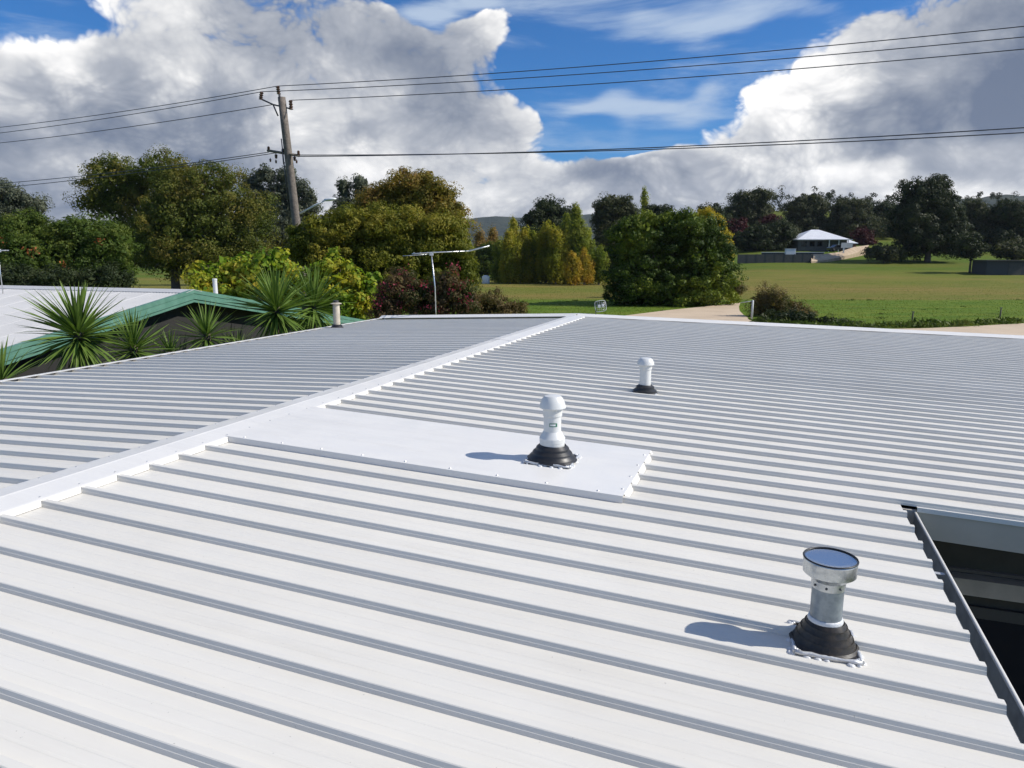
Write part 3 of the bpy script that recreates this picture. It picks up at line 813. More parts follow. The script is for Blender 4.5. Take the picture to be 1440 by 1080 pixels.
def limb(m, a, b, r0, r1, rng, bend=.12, n=6):
    a = np.array(a); b = np.array(b); L = np.linalg.norm(b - a); pts = []; rad = []
    o = rng.normal(size=3) * bend * L; o[2] = abs(o[2]) * .6
    for i in range(n + 1):
        t = i / n; pts.append(tuple(a + (b - a) * t + o * math.sin(math.pi * t) * .5)); rad.append(r0 + (r1 - r0) * t)
    m.tube(pts, rad, 7)


def tree(name, label, cat, d, lobes_px, leaf, leaf_px=5., cover_=4.5, clump_px=9., bark='bark', base_px=None, seed=1, trunk_r=None, group=None,
         depth=.8, shell=.42, upright=0., ratio=.5, extra=None, squash=.75, lean=0):
    rng = np.random.default_rng(seed)
    L = []; area = 0
    for cx, cy, rx, ry in lobes_px:
        P = bear(cx, cy, d); kx = d / 1000 * 1.017
        off = rng.uniform(-.35, .35) * rx * kx * depth
        L.append((P.x, P.y + off, P.z, rx * kx, rx * kx * depth, ry * kx)); area += math.pi * rx * ry
    L = np.array(L); kpx = d / 1000 * 1.017
    bx = L[:, 0].mean() if base_px is None else bear(base_px, 355, d).x
    by = float(L[:, 1].mean()); bz = land(bx, by)
    root = thing(name, label, cat, (bx, by, bz), 0, group)
    L[:, 0] -= bx; L[:, 1] -= by; L[:, 2] -= bz
    zmax = (L[:, 2] + L[:, 5]).max()
    # trunk and limbs
    m = MB(); tr = trunk_r or .022 * zmax + .03
    fork = max(.12 * zmax, min(.55 * zmax, (L[:, 2] - L[:, 5] * .3).min()))
    limb(m, (0, 0, -.15), (lean, 0, fork), tr * 1.15, tr * .72, rng, .04)
    for q in L:
        e = q[:3] + np.array([0, 0, q[5] * .25])
        limb(m, (lean * .9, 0, fork * .92), e, tr * .5, tr * .10, rng)
        for _ in range(3):
            u = unit(rng, 1)[0]; u[2] = abs(u[2])
            limb(m, q[:3] - (q[:3] - np.array([lean, 0, fork])) * .35, q[:3] + u * q[3:6] * .85, tr * .22, tr * .05, rng, n=4)
    m.build('trunk', bark, root)
    leaf_px = leaf_px * .66; clump_px = clump_px * 1.2
    size = leaf_px * kpx
    n = int(1.2 * cover_ * area / (leaf_px * leaf_px * ratio * .5))
    n = max(900, min(n, 105000)); per = int(max(24, n / max(6, 5.6 * area / (math.pi * clump_px ** 2))))
    cen, nor = crown_points(rng, L, n, clump_px * kpx, per, squash, shell, upright)
    # inner, larger sprays keep the crown dense
    ni = n // 9
    k = rng.choice(len(L), ni, p=(L[:, 3] * L[:, 5]) / (L[:, 3] * L[:, 5]).sum())
    ci = L[k, :3] + unit(rng, ni) * L[k, 3:6] * rng.uniform(0, .72, (ni, 1)) ** .6
    cen = np.vstack([cen, ci]); nor = np.vstack([nor, unit(rng, ni)])
    sz = size * rng.uniform(.6, 1.35, len(cen)); sz[-ni:] *= 2.6
    keep = cen[:, 2] > .05
    cr = bpy.data.objects.new('crown', card_mesh('crown', cen[keep], nor[keep], sz[keep], rng, ratio)); COL.objects.link(cr)
    cr.data.materials.append(MATS[leaf]); cr.parent = root
    if extra:
        for nm, mt, frac, grow, lo in extra:
            ne = int(len(cen) * frac); nc = max(3, ne // 14)
            kk = rng.choice(len(L), nc, p=(L[:, 3] * L[:, 5]) / (L[:, 3] * L[:, 5]).sum()); u = unit(rng, nc); u[:, 1] = -np.abs(u[:, 1])
            if lo is not None: u[:, 2] = np.maximum(u[:, 2], lo); u /= np.linalg.norm(u, axis=1, keepdims=True)
            c0 = L[kk, :3] + u * L[kk, 3:6] * 1.02
            c = np.repeat(c0, 14, 0) + rng.normal(size=(nc * 14, 3)) * clump_px * kpx * .34
            e = bpy.data.objects.new(nm, card_mesh(nm, c, unit(rng, len(c)), size * grow * rng.uniform(.6, 1.2, len(c)), rng, .6)); COL.objects.link(e)
            e.data.materials.append(MATS[mt]); e.parent = root; e['kind'] = 'stuff'
    return root


TL = 'trees along the left side'
tree('gum_tree', 'grey green gum crown at the far left edge of the picture', 'tree', 95, [(0, 284, 40, 28), (40, 290, 27, 16), (10, 310, 50, 25)], 'leaf_greygum', 4.2, bark='bark_pale', seed=11, group=TL)
tree('flowering_tree', 'bushy bright green tree with a few orange red tufts, left of the great tree', 'tree', 46, [(30, 335, 55, 34), (110, 332, 62, 28), (155, 352, 42, 32), (60, 370, 80, 40), (140, 380, 55, 28), (5, 380, 50, 40)], 'leaf_bright', 4.6, seed=12, group=TL,
     extra=[('tufts', 'flower_orange', .002, 1.0, .35)])
tree('spreading_tree', 'great domed olive green tree, the largest, left of the power pole', 'tree', 80,
     [(150, 252, 40, 36), (135, 286, 32, 26), (185, 262, 26, 30), (235, 246, 46, 32), (290, 268, 62, 36), (215, 300, 70, 50), (335, 312, 52, 56), (270, 320, 80, 60), (180, 345, 55, 36), (320, 362, 62, 34), (250, 365, 60, 26)], 'leaf_big', 4.2, 6.5, 11, seed=13, trunk_r=.5, base_px=243, group=TL)
tree('gum_tree', 'open grey gum with sky gaps, directly behind the power pole', 'tree', 105, [(352, 258, 16, 17), (376, 247, 17, 13), (402, 250, 16, 14), (392, 276, 26, 22), (425, 268, 15, 13), (437, 288, 13, 16), (415, 300, 26, 24), (365, 290, 24, 28), (400, 330, 50, 30)], 'leaf_greygum', 4., 3.6, 7, bark='bark_pale', seed=14, group=TL, shell=.6)
tree('gum_tree', 'slender blue grey gum peeping up right of the street light', 'tree', 92, [(484, 268, 12, 18), (507, 262, 13, 16), (494, 292, 24, 20), (490, 320, 30, 24)], 'leaf_greygum', 4., 4, 7, bark='bark_pale', seed=15, group=TL, shell=.6)
tree('autumn_tree', 'rounded olive tree with rusty brown top, tallest beside the street light', 'tree', 40, [(575, 270, 42, 32), (535, 288, 36, 28), (610, 288, 38, 34), (630, 318, 30, 44), (580, 320, 70, 50), (530, 330, 50, 40)], 'leaf_olive', 4.6, 4.6, 10, seed=16, group=TL)
tree('autumn_tree', 'broad yellow olive tree filling the middle left behind the television aerial', 'tree', 26.5, [(428, 346, 30, 32), (455, 330, 36, 32), (505, 316, 40, 26), (560, 326, 50, 34), (615, 340, 46, 40), (650, 372, 22, 48), (480, 375, 60, 45), (570, 385, 85, 55)], 'leaf_yellowolive', 4.8, 4.8, 10, seed=17, group=TL)
tree('dark_shrub', 'low dark shrub under the bright green tree at the left edge', 'shrub', 40, [(150, 395, 40, 22), (80, 398, 60, 22), (20, 396, 40, 24)], 'leaf_dark', 4.5, 4, 8, seed=18)
SH = 'garden shrubs beyond the roof'
tree('leafy_vine', 'yellow green leafy vine left of the two tall yuccas', 'shrub', 22, [(292, 388, 30, 18), (330, 378, 32, 20), (360, 395, 38, 28), (312, 408, 46, 22), (380, 372, 30, 20), (400, 400, 40, 30)], 'leaf_vine', 8.5, 3.4, 9, seed=19, group=SH, ratio=.75)
tree('leafy_vine', 'yellow green leafy vine right of the two tall yuccas', 'shrub', 22, [(470, 388, 26, 28), (495, 405, 26, 24), (468, 362, 8, 12), (505, 428, 24, 20), (522, 400, 12, 18), (480, 425, 40, 25)], 'leaf_vine', 8.5, 3.4, 9, seed=20, group=SH, ratio=.75)
tree('red_shrub', 'dark shrub with crimson flower spikes left of the television mast', 'shrub', 20, [(560, 408, 26, 30), (590, 420, 26, 30), (545, 435, 26, 24)], 'leaf_redshrub', 6., 3.2, 9, seed=21, group=SH, shell=.6, ratio=.35, extra=[('flowers', 'flower_red', .032, .8, None)])
tree('red_shrub', 'dark shrub with crimson flower spikes right of the television mast', 'shrub', 20, [(632, 405, 24, 30), (652, 425, 22, 26), (615, 430, 20, 24)], 'leaf_redshrub', 6., 3.2, 9, seed=22, group=SH, shell=.6, ratio=.35, extra=[('flowers', 'flower_red', .032, .8, None)])
tree('brown_shrub', 'tawny seeding shrub beyond the roof edge, right of the crimson shrubs', 'shrub', 26, [(690, 428, 30, 18), (720, 434, 24, 12), (665, 430, 18, 18), (700, 448, 45, 14)], 'leaf_brown', 5., 2.8, 7, seed=23, group=SH, shell=.7, ratio=.3)

# poplars in autumn colour across the paddock
PO = 'poplars across the paddock'
def poplar(px, top, base, hw, leaf, label, d, seed):
    h = base - top; hw *= 1.25; o = random.Random(seed).uniform(-.25, .25) * hw
    lob = [(px + o, top + h * .10, hw * .34, h * .11), (px + o * .6, top + h * .26, hw * .68, h * .17), (px - o, top + h * .45, hw * .92, h * .20), (px + o, top + h * .66, hw, h * .21), (px, top + h * .86, hw, h * .15)]
    return tree('poplar', label, 'tree', d, lob, leaf, 3.4, 4.4, 4.2, bark='bark_pale', seed=seed, group=PO, shell=.5, upright=.9, trunk_r=.16)
for i, (px, top, base, hw, lf, d, lb) in enumerate([
        (704, 338, 398, 11, 'leaf_poplar_green', 116, 'green poplar at the very left end of the poplar row'),
        (718, 326, 398, 12, 'leaf_poplar', 112, 'yellow green poplar, second from the left end of the row'),
        (735, 318, 398, 12, 'leaf_poplar', 114, 'yellow green poplar, third from the left end of the row'),
        (723, 304, 398, 6, 'leaf_poplar', 126, 'thin yellow poplar spire behind the left end of the row'),
        (750, 324, 398, 11, 'leaf_poplar_green', 115, 'short green poplar left of the broad yellow one'),
        (768, 312, 398, 14, 'leaf_poplar', 113, 'broad yellow poplar in the middle of the row'),
        (783, 318, 398, 11, 'leaf_poplar', 110, 'yellow poplar right of the broad one'),
        (797, 302, 398, 12, 'leaf_poplar_green', 114, 'tall green poplar just left of the tallest one'),
        (812, 288, 398, 12, 'leaf_poplar_green', 111, 'tallest poplar of the row, pale green and pointed'),
        (806, 356, 397, 10, 'leaf_poplar_gold', 106, 'low orange gold poplar at the foot of the tallest one'),
        (822, 352, 397, 10, 'leaf_poplar_gold', 107, 'low orange gold poplar right of the tallest one'),
        (827, 326, 397, 8, 'leaf_poplar_green', 113, 'narrow green poplar at the right end of the row'),
        (843, 345, 397, 11, 'leaf_poplar_green', 108, 'small green poplar beside the big dark bush'),
        (676, 326, 384, 10, 'leaf_orange', 165, 'rusty orange poplar in the gap left of the row'),
        (692, 321, 384, 11, 'leaf_orange', 168, 'rusty orange poplar close to the left end of the row'),
        (907, 264, 350, 5, 'leaf_poplar_green', 175, 'needle thin poplar spire above the big dark bush')]):
    poplar(px, top, base, hw, lf, lb, d, 200 + i)
BG = 'trees behind the paddock'
tree('dark_tree', 'rounded dark tree rising behind the poplar row', 'tree', 140, [(772, 294, 22, 15), (752, 308, 18, 15), (790, 308, 24, 18), (770, 330, 40, 28)], 'leaf_dark', 3.8, 5, 7, seed=31, group=BG)
tree('dark_hedge_tree', 'dark green tree left of the poplars behind the white tank', 'tree', 128, [(685, 366, 20, 24), (705, 375, 14, 20), (668, 375, 14, 20)], 'leaf_bright', 3.6, 4.5, 6, seed=32, group=BG)
tree('gum_tree', 'domed dark gum left of the needle thin poplar', 'tree', 150, [(864, 290, 26, 17), (850, 306, 18, 18), (882, 306, 18, 18), (865, 335, 34, 26), (868, 372, 36, 24)], 'leaf_gum', 3.8, 5, 6, seed=33, group=BG)
tree('dark_tree', 'small dark tree low behind the needle thin poplar', 'tree', 170, [(925, 298, 22, 9), (930, 320, 34, 18), (935, 345, 40, 22)], 'leaf_dark', 3.6, 4.5, 5, seed=34, group=BG)
tree('big_bush', 'huge rounded dark green bush standing beside the pale drive', 'bush', 66, [(900, 332, 42, 30), (950, 318, 46, 22), (985, 340, 42, 36), (920, 370, 66, 48), (990, 380, 46, 44), (890, 400, 42, 42), (960, 408, 72, 34)], 'leaf_bush', 4.6, 7.0, 7, seed=35, trunk_r=.3)
tree('gold_tree', 'bright golden tree showing behind the top right of the big bush', 'tree', 76, [(992, 308, 14, 15), (1006, 318, 13, 16), (1016, 345, 13, 22), (1000, 350, 20, 30), (1024, 372, 10, 18)], 'leaf_gold', 4.2, 3.2, 7, seed=36)
tree('brown_shrub', 'reddish brown shrub at the right foot of the big bush', 'shrub', 69, [(1008, 402, 26, 16), (1034, 408, 14, 13), (985, 414, 24, 10)], 'leaf_brown', 4.2, 3.2, 6, seed=37, shell=.7, ratio=.35)
tree('garden_shrub', 'tufted dark shrub with brown stalks in the garden bed beside the grey post', 'shrub', 53.5, [(1070, 428, 16, 24), (1090, 430, 22, 24), (1118, 438, 20, 18), (1138, 447, 15, 10)], 'leaf_brown', 4.6, 3.2, 7, seed=38, shell=.7, ratio=.3, upright=.6)
tree('garden_shrub', 'low dark green shrub at the right end of the garden bed', 'shrub', 48.0, [(1105, 446, 40, 10), (1150, 452, 26, 8), (1185, 455, 22, 6)], 'leaf_dark', 4.6, 3.6, 6, seed=39)

# the wooded rise on the right
RG = 'trees on the wooded rise'
for i, (lb, d, lob, lf) in enumerate([
        ('tall open gum, first from the left behind the white roofed house', 205, [(1045, 280, 18, 12), (1068, 276, 18, 11), (1035, 298, 16, 12), (1060, 298, 34, 18), (1060, 325, 46, 26)], 'leaf_gum'),
        ('dark gum with twin tops directly behind the white roofed house', 212, [(1122, 289, 16, 13), (1144, 284, 16, 13), (1135, 302, 30, 18), (1135, 328, 48, 26)], 'leaf_gum'),
        ('ragged gum right of the white roofed house', 208, [(1184, 293, 17, 11), (1208, 291, 18, 12), (1198, 305, 30, 17), (1205, 330, 46, 28)], 'leaf_gum'),
        ('dark rounded tree between the ragged gum and the massive dark tree', 215, [(1240, 302, 26, 16), (1262, 312, 26, 22), (1245, 335, 40, 26)], 'leaf_dark'),
        ('low dark tree at the left end of the wooded rise', 190, [(1000, 302, 26, 14), (1020, 330, 36, 26), (1028, 350, 30, 16)], 'leaf_dark'),
        ('dense dark tree left of the white roofed house', 180, [(1060, 336, 28, 20), (1092, 332, 24, 22), (1075, 350, 36, 14)], 'leaf_dark'),
        ('yellowish dark tree close by the left corner of the white roofed house', 182, [(1112, 336, 12, 16), (1122, 348, 12, 10)], 'leaf_gum'),
        ('grey gum in the gap right of the massive dark tree', 185, [(1368, 300, 22, 20), (1385, 320, 30, 26), (1360, 335, 26, 24)], 'leaf_gum'),
        ('dark gum at the right edge above the slate shed', 178, [(1420, 300, 30, 20), (1440, 318, 34, 28), (1405, 340, 34, 22)], 'leaf_dark')]):
    tree('gum_tree' if lf == 'leaf_gum' else 'dark_tree', lb, 'tree', d, lob, lf, 3.6, 4.4, 6, bark='bark_pale' if lf == 'leaf_gum' else 'bark', seed=60 + i, group=RG)
for i, (px, py, rx, ry, d, lb) in enumerate([(1037, 316, 14, 8, 186, 'maroon tree top at the left end of the wooded rise'), (1084, 312, 15, 8, 188, 'maroon tree top left of the twin topped gum'), (1216, 330, 14, 10, 190, 'maroon tree right of the white roofed house')]):
    tree('maroon_tree', lb, 'tree', d, [(px, py, rx, ry), (px, py + ry * 1.4, rx * 1.1, ry * 1.3)], 'leaf_maroon', 3.6, 4, 5, seed=80 + i, group=RG)
tree('massive_tree', 'massive dark tree with a high twin crown, tallest on the right', 'tree', 152, [(1290, 276, 28, 26), (1318, 268, 20, 20), (1282, 310, 34, 36), (1325, 305, 24, 36), (1305, 335, 42, 26), (1340, 335, 26, 24)], 'leaf_dark', 4., 5.2, 8, seed=90, group=RG, trunk_r=.6)
tree('paddock_tree', 'small dark tree with a visible trunk left of the slate shed', 'tree', 128, [(1362, 340, 16, 11), (1378, 348, 12, 10), (1366, 356, 18, 8)], 'leaf_dark', 3.8, 4.5, 6, seed=91)
tree('paddock_shrub', 'round green shrub at the top of the paddock below the white roofed house', 'shrub', 150, [(1236, 354, 20, 10), (1250, 358, 16, 10)], 'leaf_gum', 3.6, 4.5, 5, seed=92)
tree('paddock_shrub', 'pale green shrub between the round shrub and the massive tree', 'shrub', 152, [(1268, 358, 12, 9)], 'leaf_bright', 3.6, 4, 5, seed=93)
tree('paddock_shrub', 'dark bush crowding over the slate shed', 'shrub', 128, [(1415, 352, 24, 12), (1440, 350, 20, 16)], 'leaf_gum', 3.8, 4.5, 6, seed=94)

# far woodland that reads as one mass
rng = np.random.default_rng(7)
cl = []; 
for px in np.arange(-500, 1960, 5.5):
    for d in (235., 300.):
        p = px + rng.uniform(-4, 4); x = (p - 720) / 1017 * d; base = land(x, d)
        h = rng.uniform(5, 9) if p < 1000 else rng.uniform(6, 11)
        cl.append((x, d + rng.uniform(-15, 15), base + h * .5, rng.uniform(2.5, 4.5), 3.5, h * .55))
cl = np.array(cl)
cen, nor = crown_points(rng, cl, 100000, 1.3, 40, .8, .6)
wd = bpy.data.objects.new('far_woodland', card_mesh('far_woodland', cen, nor, .75 * rng.uniform(.6, 1.4, len(cen)), rng)); COL.objects.link(wd)
wd.data.materials.append(MATS['leaf_wood']); tag(wd, 'far belt of dark woodland behind the paddocks', 'woodland', kind='stuff')

# grass of the near strip and paddock
rng = np.random.default_rng(9); N = 70000
yy = 40 + 70 * rng.uniform(0, 1, N) ** 1.5; tt = rng.uniform(-.62, .80, N); xx = tt * yy
import_poly = [(p[0], p[1]) for p in far_pts + near_pts]
def inside(x, y):
    r = np.zeros(len(x), bool); n = len(import_poly); j = n - 1
    for i in range(n):
        xi, yi = import_poly[i]; xj, yj = import_poly[j]
        c = ((yi > y) != (yj > y)) & (x < (xj - xi) * (y - yi) / (yj - yi + 1e-9) + xi); r ^= c; j = i
    return r
ok = ~inside(xx, yy); xx = xx[ok]; yy = yy[ok]; N = len(xx)
h = rng.uniform(.06, .20, N) * np.where(yy > 73, .8, 1.0)
cen = np.stack([xx, yy, np.array([land(a, b) for a, b in zip(xx, yy)]) + h * .45], 1)
nor = np.stack([rng.normal(size=N) * .4, -np.ones(N), rng.normal(size=N) * .3], 1)
gm = card_mesh('grass', cen, nor, h * .9, rng, .16); go = bpy.data.objects.new('grass', gm); COL.objects.link(go)
gm.materials.append(MATS['grass_blades']); tag(go, 'short rough grass over the strip and the paddock', 'grass', kind='stuff')

rng = np.random.default_rng(21); wc = []
for k_ in range(190):
    if k_ < 130:
        t_ = rng.uniform(0, 1); i_ = rng.integers(9, 16); a_ = far_pts[i_]; b_ = far_pts[i_ + 1]
        x_ = a_[0] + (b_[0] - a_[0]) * t_; y_ = a_[1] + (b_[1] - a_[1]) * t_ + rng.uniform(.1, 1.2)
    else:
        y_ = rng.uniform(46, 72); x_ = y_ * rng.uniform(.0, .8)
    wc.append((x_, y_, land(x_, y_), rng.uniform(.15, .5) * (1.4 if k_ < 130 else .6)))
wc = np.array(wc); ok = ~inside(wc[:, 0], wc[:, 1]); wc = wc[ok]
idx = np.repeat(np.arange(len(wc)), 40); hh = wc[idx, 3] * rng.uniform(.3, 1., len(idx))
cen = wc[idx, :3] + np.stack([rng.normal(size=len(idx)) * wc[idx, 3] * .8, rng.normal(size=len(idx)) * .2, hh * .5], 1)
nor = np.stack([rng.normal(size=len(idx)) * .5, -np.ones(len(idx)), rng.normal(size=len(idx)) * .3], 1)
wm = card_mesh('weed_tufts', cen, nor, hh * .9, rng, .25); wo_ = bpy.data.objects.new('weed_tufts', wm); COL.objects.link(wo_)
wm.materials.append(MATS['leaf_bright']); tag(wo_, 'rank weeds scattered through the strip and paddock', 'weeds', kind='stuff')

# ------------------------------------------------------------------ yuccas between the two roofs
def blade(curve, wid):
    vs_ = []; n = 7
    for i in range(n + 1):
        t = i / n; x = t * (1 - .12 * curve * t); z = -curve * .42 * t * t
        wv = wid * (0.55 + 1.0 * t - .25 * t * t) if t < .35 else wid * .87 * (1 - ((t - .35) / .65) ** 1.7)
        wv = max(wv, .0012); vs_ += [(x, -wv, z + wv * .45), (x, 0, z), (x, wv, z + wv * .45)]
    fs = []
    for i in range(n):
        for j in range(2): fs.append((i * 3 + j, (i + 1) * 3 + j, (i + 1) * 3 + j + 1, i * 3 + j + 1))
    me = MB().add(vs_, fs, True).mesh('leaf'); me.materials.append(MATS['yucca_leaf']); return me
BL = [blade(.06, .032), blade(.20, .034), blade(.42, .034), blade(.75, .032)]
def yucca(label, x, y, z, r, n, seed):
    rr = random.Random(seed)
    root = thing('yucca', label, 'yucca', (x, y, 0), rr.uniform(0, 6), 'yuccas between the two roofs')
    c = Vector((0, 0, z)); m = MB(); m.tube([(.05, .03, 0), (-.03, .02, z * .35), (.02, -.02, z * .7), (0, 0, z + .02)], [.11, .085, .07, .055], 10)
    m.build('trunk', 'bark', root)
    for i in range(n):
        t = (i + .5) / n; el = RAD(86 - 142 * t ** .82 + rr.uniform(-7, 7)); az = i * 2.39996 + rr.uniform(-.2, .2)
        L = r * (.80 + .30 * math.sin(math.pi * min(1, t * 1.15 + .12))) * rr.uniform(.85, 1.1)
        b = BL[min(3, max(0, int(t * 3.6 + rr.uniform(-.9, 1.0))))]
        share('leaf', b, root, (c.x, c.y, c.z - .22 * r * t), (rr.uniform(-.5, .5), -el, az), (L, L * rr.uniform(.85, 1.2), L))
    for i in range(n // 6):
        L = r * rr.uniform(.45, .8)
        share('dead_leaf', DEAD[i % 2], root, (0, 0, z - .2 * r - rr.uniform(0, .35)), (rr.uniform(-.8, .8), RAD(rr.uniform(48, 82)), rr.uniform(0, 6.28)), (L, L, L))
DEAD = [blade(.15, .026), blade(.45, .022)]
for me_ in DEAD: me_.materials.clear(); me_.materials.append(MATS['dead_leaf'])
for lb, px, py, q, r, n, sd in [
        ('largest yucca, spiky rosette in front of the white shed roof', 110, 466, -8.0, .70, 200, 1),
        ('yucca rosette leaning right of the largest one, below the green barge board', 188, 488, -8.2, .58, 150, 2),
        ('yucca rosette alone below the apex of the green gable', 291, 470, -8.6, .58, 120, 3),
        ('tall bright yucca, left one of the pair over the green barge board', 389, 432, -8.5, .86, 190, 4),
        ('tall yucca, right one of the pair beside the cream vent pipe', 441, 428, -8.7, .84, 170, 5),
        ('small shaded yucca between the gable yuccas, mostly dark', 240, 496, -8.9, .46, 60, 6),
        ('low yucca whose leaf tips show just over the roof edge', 336, 492, -8.5, .46, 55, 7),
        ('shaded yucca cut off by the left edge of the picture', 2, 535, -8.0, .55, 70, 8)]:
    t = (px - 720) / 1017.; y = q / (QX * t + QY); P = bear(px, py, y)
    yucca(lb, P.x, P.y, P.z, r, n, sd)

# ------------------------------------------------------------------ power pole and lines
PD = 30.; base = bear(432, 355, PD)
topP = bear(396, 137, PD); pole = thing('power_pole', 'leaning timber power pole with cross arms and a street light', 'power pole', (base.x, base.y, 0))
T = topP - Vector((base.x, base.y, 0))
def onp(z): return Vector((T.x * z / T.z, T.y * z / T.z, z))
MB().tube([onp(T.z * i / 8.) for i in range(9)], [.195 - .045 * i / 8. for i in range(9)], 16).build('timber_pole', 'pole_wood', pole)
pole_inv = Vector((base.x, base.y, 0))
def loc(px, py, dd=0.): return bear(px, py, PD + dd) - pole_inv
ins_pts = {}
def insulator(p, up=True, big=1.):
    s = 1 if up else -1
    prof = [(.018, 0), (.018, .05), (.05, .06), (.06, .085), (.035, .10), (.058, .125), (.035, .14), (.05, .165), (.03, .19), (.012, .20)]
    m = MB(); m.lathe([(r * big, s * z * big) for r, z in prof], 10, tuple(p)); return m.build('insulator', 'porcelain', pole)
# upper arm: bent steel bracket with three insulators
a0 = loc(366.5, 139); a1 = loc(384, 147); a2 = loc(396, 150); a3 = loc(411, 153.5)
MB().tube([a0, a1, a2, a3], .032, 8).build('upper_arm', 'steel_dark', pole)
MB().tube([a1, loc(391, 163)], .03, 8).build('arm_brace', 'steel_dark', pole)
MB().tube([loc(394, 142), loc(393, 131)], .05, 8).build('top_bracket', 'steel_dark', pole)
up1 = loc(390.5, 121); up2 = loc(368, 129); up3 = loc(408.5, 141)
for tip, foot in ((up1, loc(392, 132)), (up2, loc(366.5, 140)), (up3, loc(409.5, 154))):
    m = MB(); n_ = 7
    pts_ = [foot + (tip - foot) * i / n_ for i in range(n_ + 1)]
    m.tube(pts_, [.05 if i % 2 else .085 for i in range(n_ + 1)], 10); m.build('insulator', 'porcelain', pole)
# lower timber arm with a row of insulators
MB().tube([loc(376, 211.5, .25), loc(421, 219, -.25)], .055, 4).build('lower_arm', 'pole_wood', pole)
low = [loc(378, 214, .25), loc(388, 215, .2), loc(398, 217, .0), loc(414, 218, -.2), loc(420, 220, -.25)]
for k_, p in enumerate(low): insulator(p, k_ % 2 == 0, 1.15)
for k_, (px, py) in enumerate([(380, 222), (388, 224), (417, 224), (399, 226)]): insulator(loc(px, py), False, .8)
MB().tube([loc(397, 215), loc(398, 228), loc(401, 234)], .012, 6).build('drop_cable', 'wire', pole)
MB().tube([onp(9.2) + Vector((-.19, -.06, 0)), onp(6.4) + Vector((-.215, -.06, 0))], .022, 6).build('conduit', 'steel_dark', pole)
l0 = loc(420, 301); l1 = loc(446, 287); l2 = loc(459, 281)
MB().tube([l0, l1, l2], .035, 8).build('lamp_arm', 'lamp_grey', pole)
dl = (l2 - l1).normalized(); sd_ = Vector((0, 1, 0)); upv = dl.cross(sd_).normalized()
if upv.z < 0: upv = -upv
m = MB(); secs = []
for t_, wd_, ht in ((-.10, .05, .04), (0, .09, .06), (.15, .13, .07), (.32, .12, .06), (.44, .05, .03)):
    c = l2 + Vector((dl.x, 0, .25 * dl.z)) * t_
    secs.append([c + sd_ * wd_ * math.cos(a) + Vector((0, 0, 1)) * ht * math.sin(a) for a in [2 * math.pi * i / 12 for i in range(12)]])
vs_ = [p for s_ in secs for p in s_]
m.add(vs_, [(j * 12 + i, j * 12 + (i + 1) % 12, (j + 1) * 12 + (i + 1) % 12, (j + 1) * 12 + i) for j in range(4) for i in range(12)] + [tuple(range(11, -1, -1)), tuple(range(48, 60))], True)
m.build('lamp_head', 'lamp_grey', pole)

def cable(label, a, b, sag, r=.014, ext=1.0):
    """wire from a towards b, hanging by sag between them"""
    a = Vector(a); b = Vector(b); pts_ = []
    for i in range(41):
        t = i / 40.; pts_.append(a + (b - a) * t - Vector((0, 0, 4 * sag * t * (1 - t))))
    o = MB().tube([p - pts_[0] for p in pts_], r, 6).build('power_line', 'wire', None, pts_[0])
    return tag(o, label, 'cable', 'power lines')
def far_end(P0, px, py, d_at, sag):
    """end of a 52 m span from P0 that passes the given bearing at d_at"""
    P = bear(px, py, d_at); v = (P - P0); hl = math.hypot(v.x, v.y); t = hl / 52.
    # a + (b-a) t - 4 sag t (1-t) = P
    e = P0 + Vector((v.x / t, v.y / t, 0)); e.z = P0.z + (v.z + 4 * sag * t * (1 - t)) / t
    return e
U1, U2, U3 = (p + pole_inv for p in (up1, up2, up3))
for P0, px, py, d, lb in [(U1, 1440, 37, 22.2, 'topmost overhead wire right of the power pole'), (U2, 1440, 52, 22.4, 'second overhead wire from the top right of the power pole'), (U3, 1440, 69, 21.8, 'third overhead wire from the top right of the power pole')]:
    cable(lb, P0, far_end(P0, px, py, d, .7), .7)
for P0, px, py, d, lb in [(U1, 0, 179, 38, 'topmost overhead wire left of the power pole'), (U2, 0, 187, 37.5, 'middle overhead wire left of the power pole'), (a1 + pole_inv, 0, 201, 37, 'lowest of the three upper wires left of the power pole')]:
    cable(lb, P0, far_end(P0, px, py, d, .8), .8)
for k_, px, py, d, lb in [(4, 1440, 179.5, 22.6, 'upper wire of the lower pair right of the power pole'), (3, 1440, 186.5, 22.9, 'lower wire of the lower pair right of the power pole')]:
    P0 = low[k_] + pole_inv; cable(lb, P0, far_end(P0, px, py, d, .75), .75, .017)
for k_, px, py, d, lb in [(0, 0, 258, 38, 'upper wire of the lower pair left of the power pole'), (1, 0, 264, 37.6, 'lower wire of the lower pair left of the power pole')]:
    P0 = low[k_] + pole_inv; cable(lb, P0, far_end(P0, px, py, d, .8), .8, .015)

# ------------------------------------------------------------------ white-roofed house on the rise
HD = 176.
def hip(m, x0, x1, y0, y1, z, rise, ov=.5):
    hx = min((x1 - x0) * .42, (y1 - y0) * .5)
    v_ = [(x0 - ov, y0 - ov, z), (x1 + ov, y0 - ov, z), (x1 + ov, y1 + ov, z), (x0 - ov, y1 + ov, z), (x0 + hx, (y0 + y1) / 2, z + rise), (x1 - hx, (y0 + y1) / 2, z + rise)]
    v_ += [(a, b, c - .18) for a, b, c in v_[:4]]
    m.add(v_, [(0, 1, 5, 4), (1, 2, 5), (2, 3, 4, 5), (3, 0, 4), (0, 6, 7, 1), (1, 7, 8, 2), (2, 8, 9, 3), (3, 9, 6, 0), (6, 9, 8, 7)])
    return m
hb = bear(1156, 352, HD); KZ = HD / 1000 * 1.017
fh = thing('country_house', 'distant house with a white hipped roof and grey brick walls on the rise', 'house', (hb.x, hb.y, hb.z))
hw_ = 33 * KZ
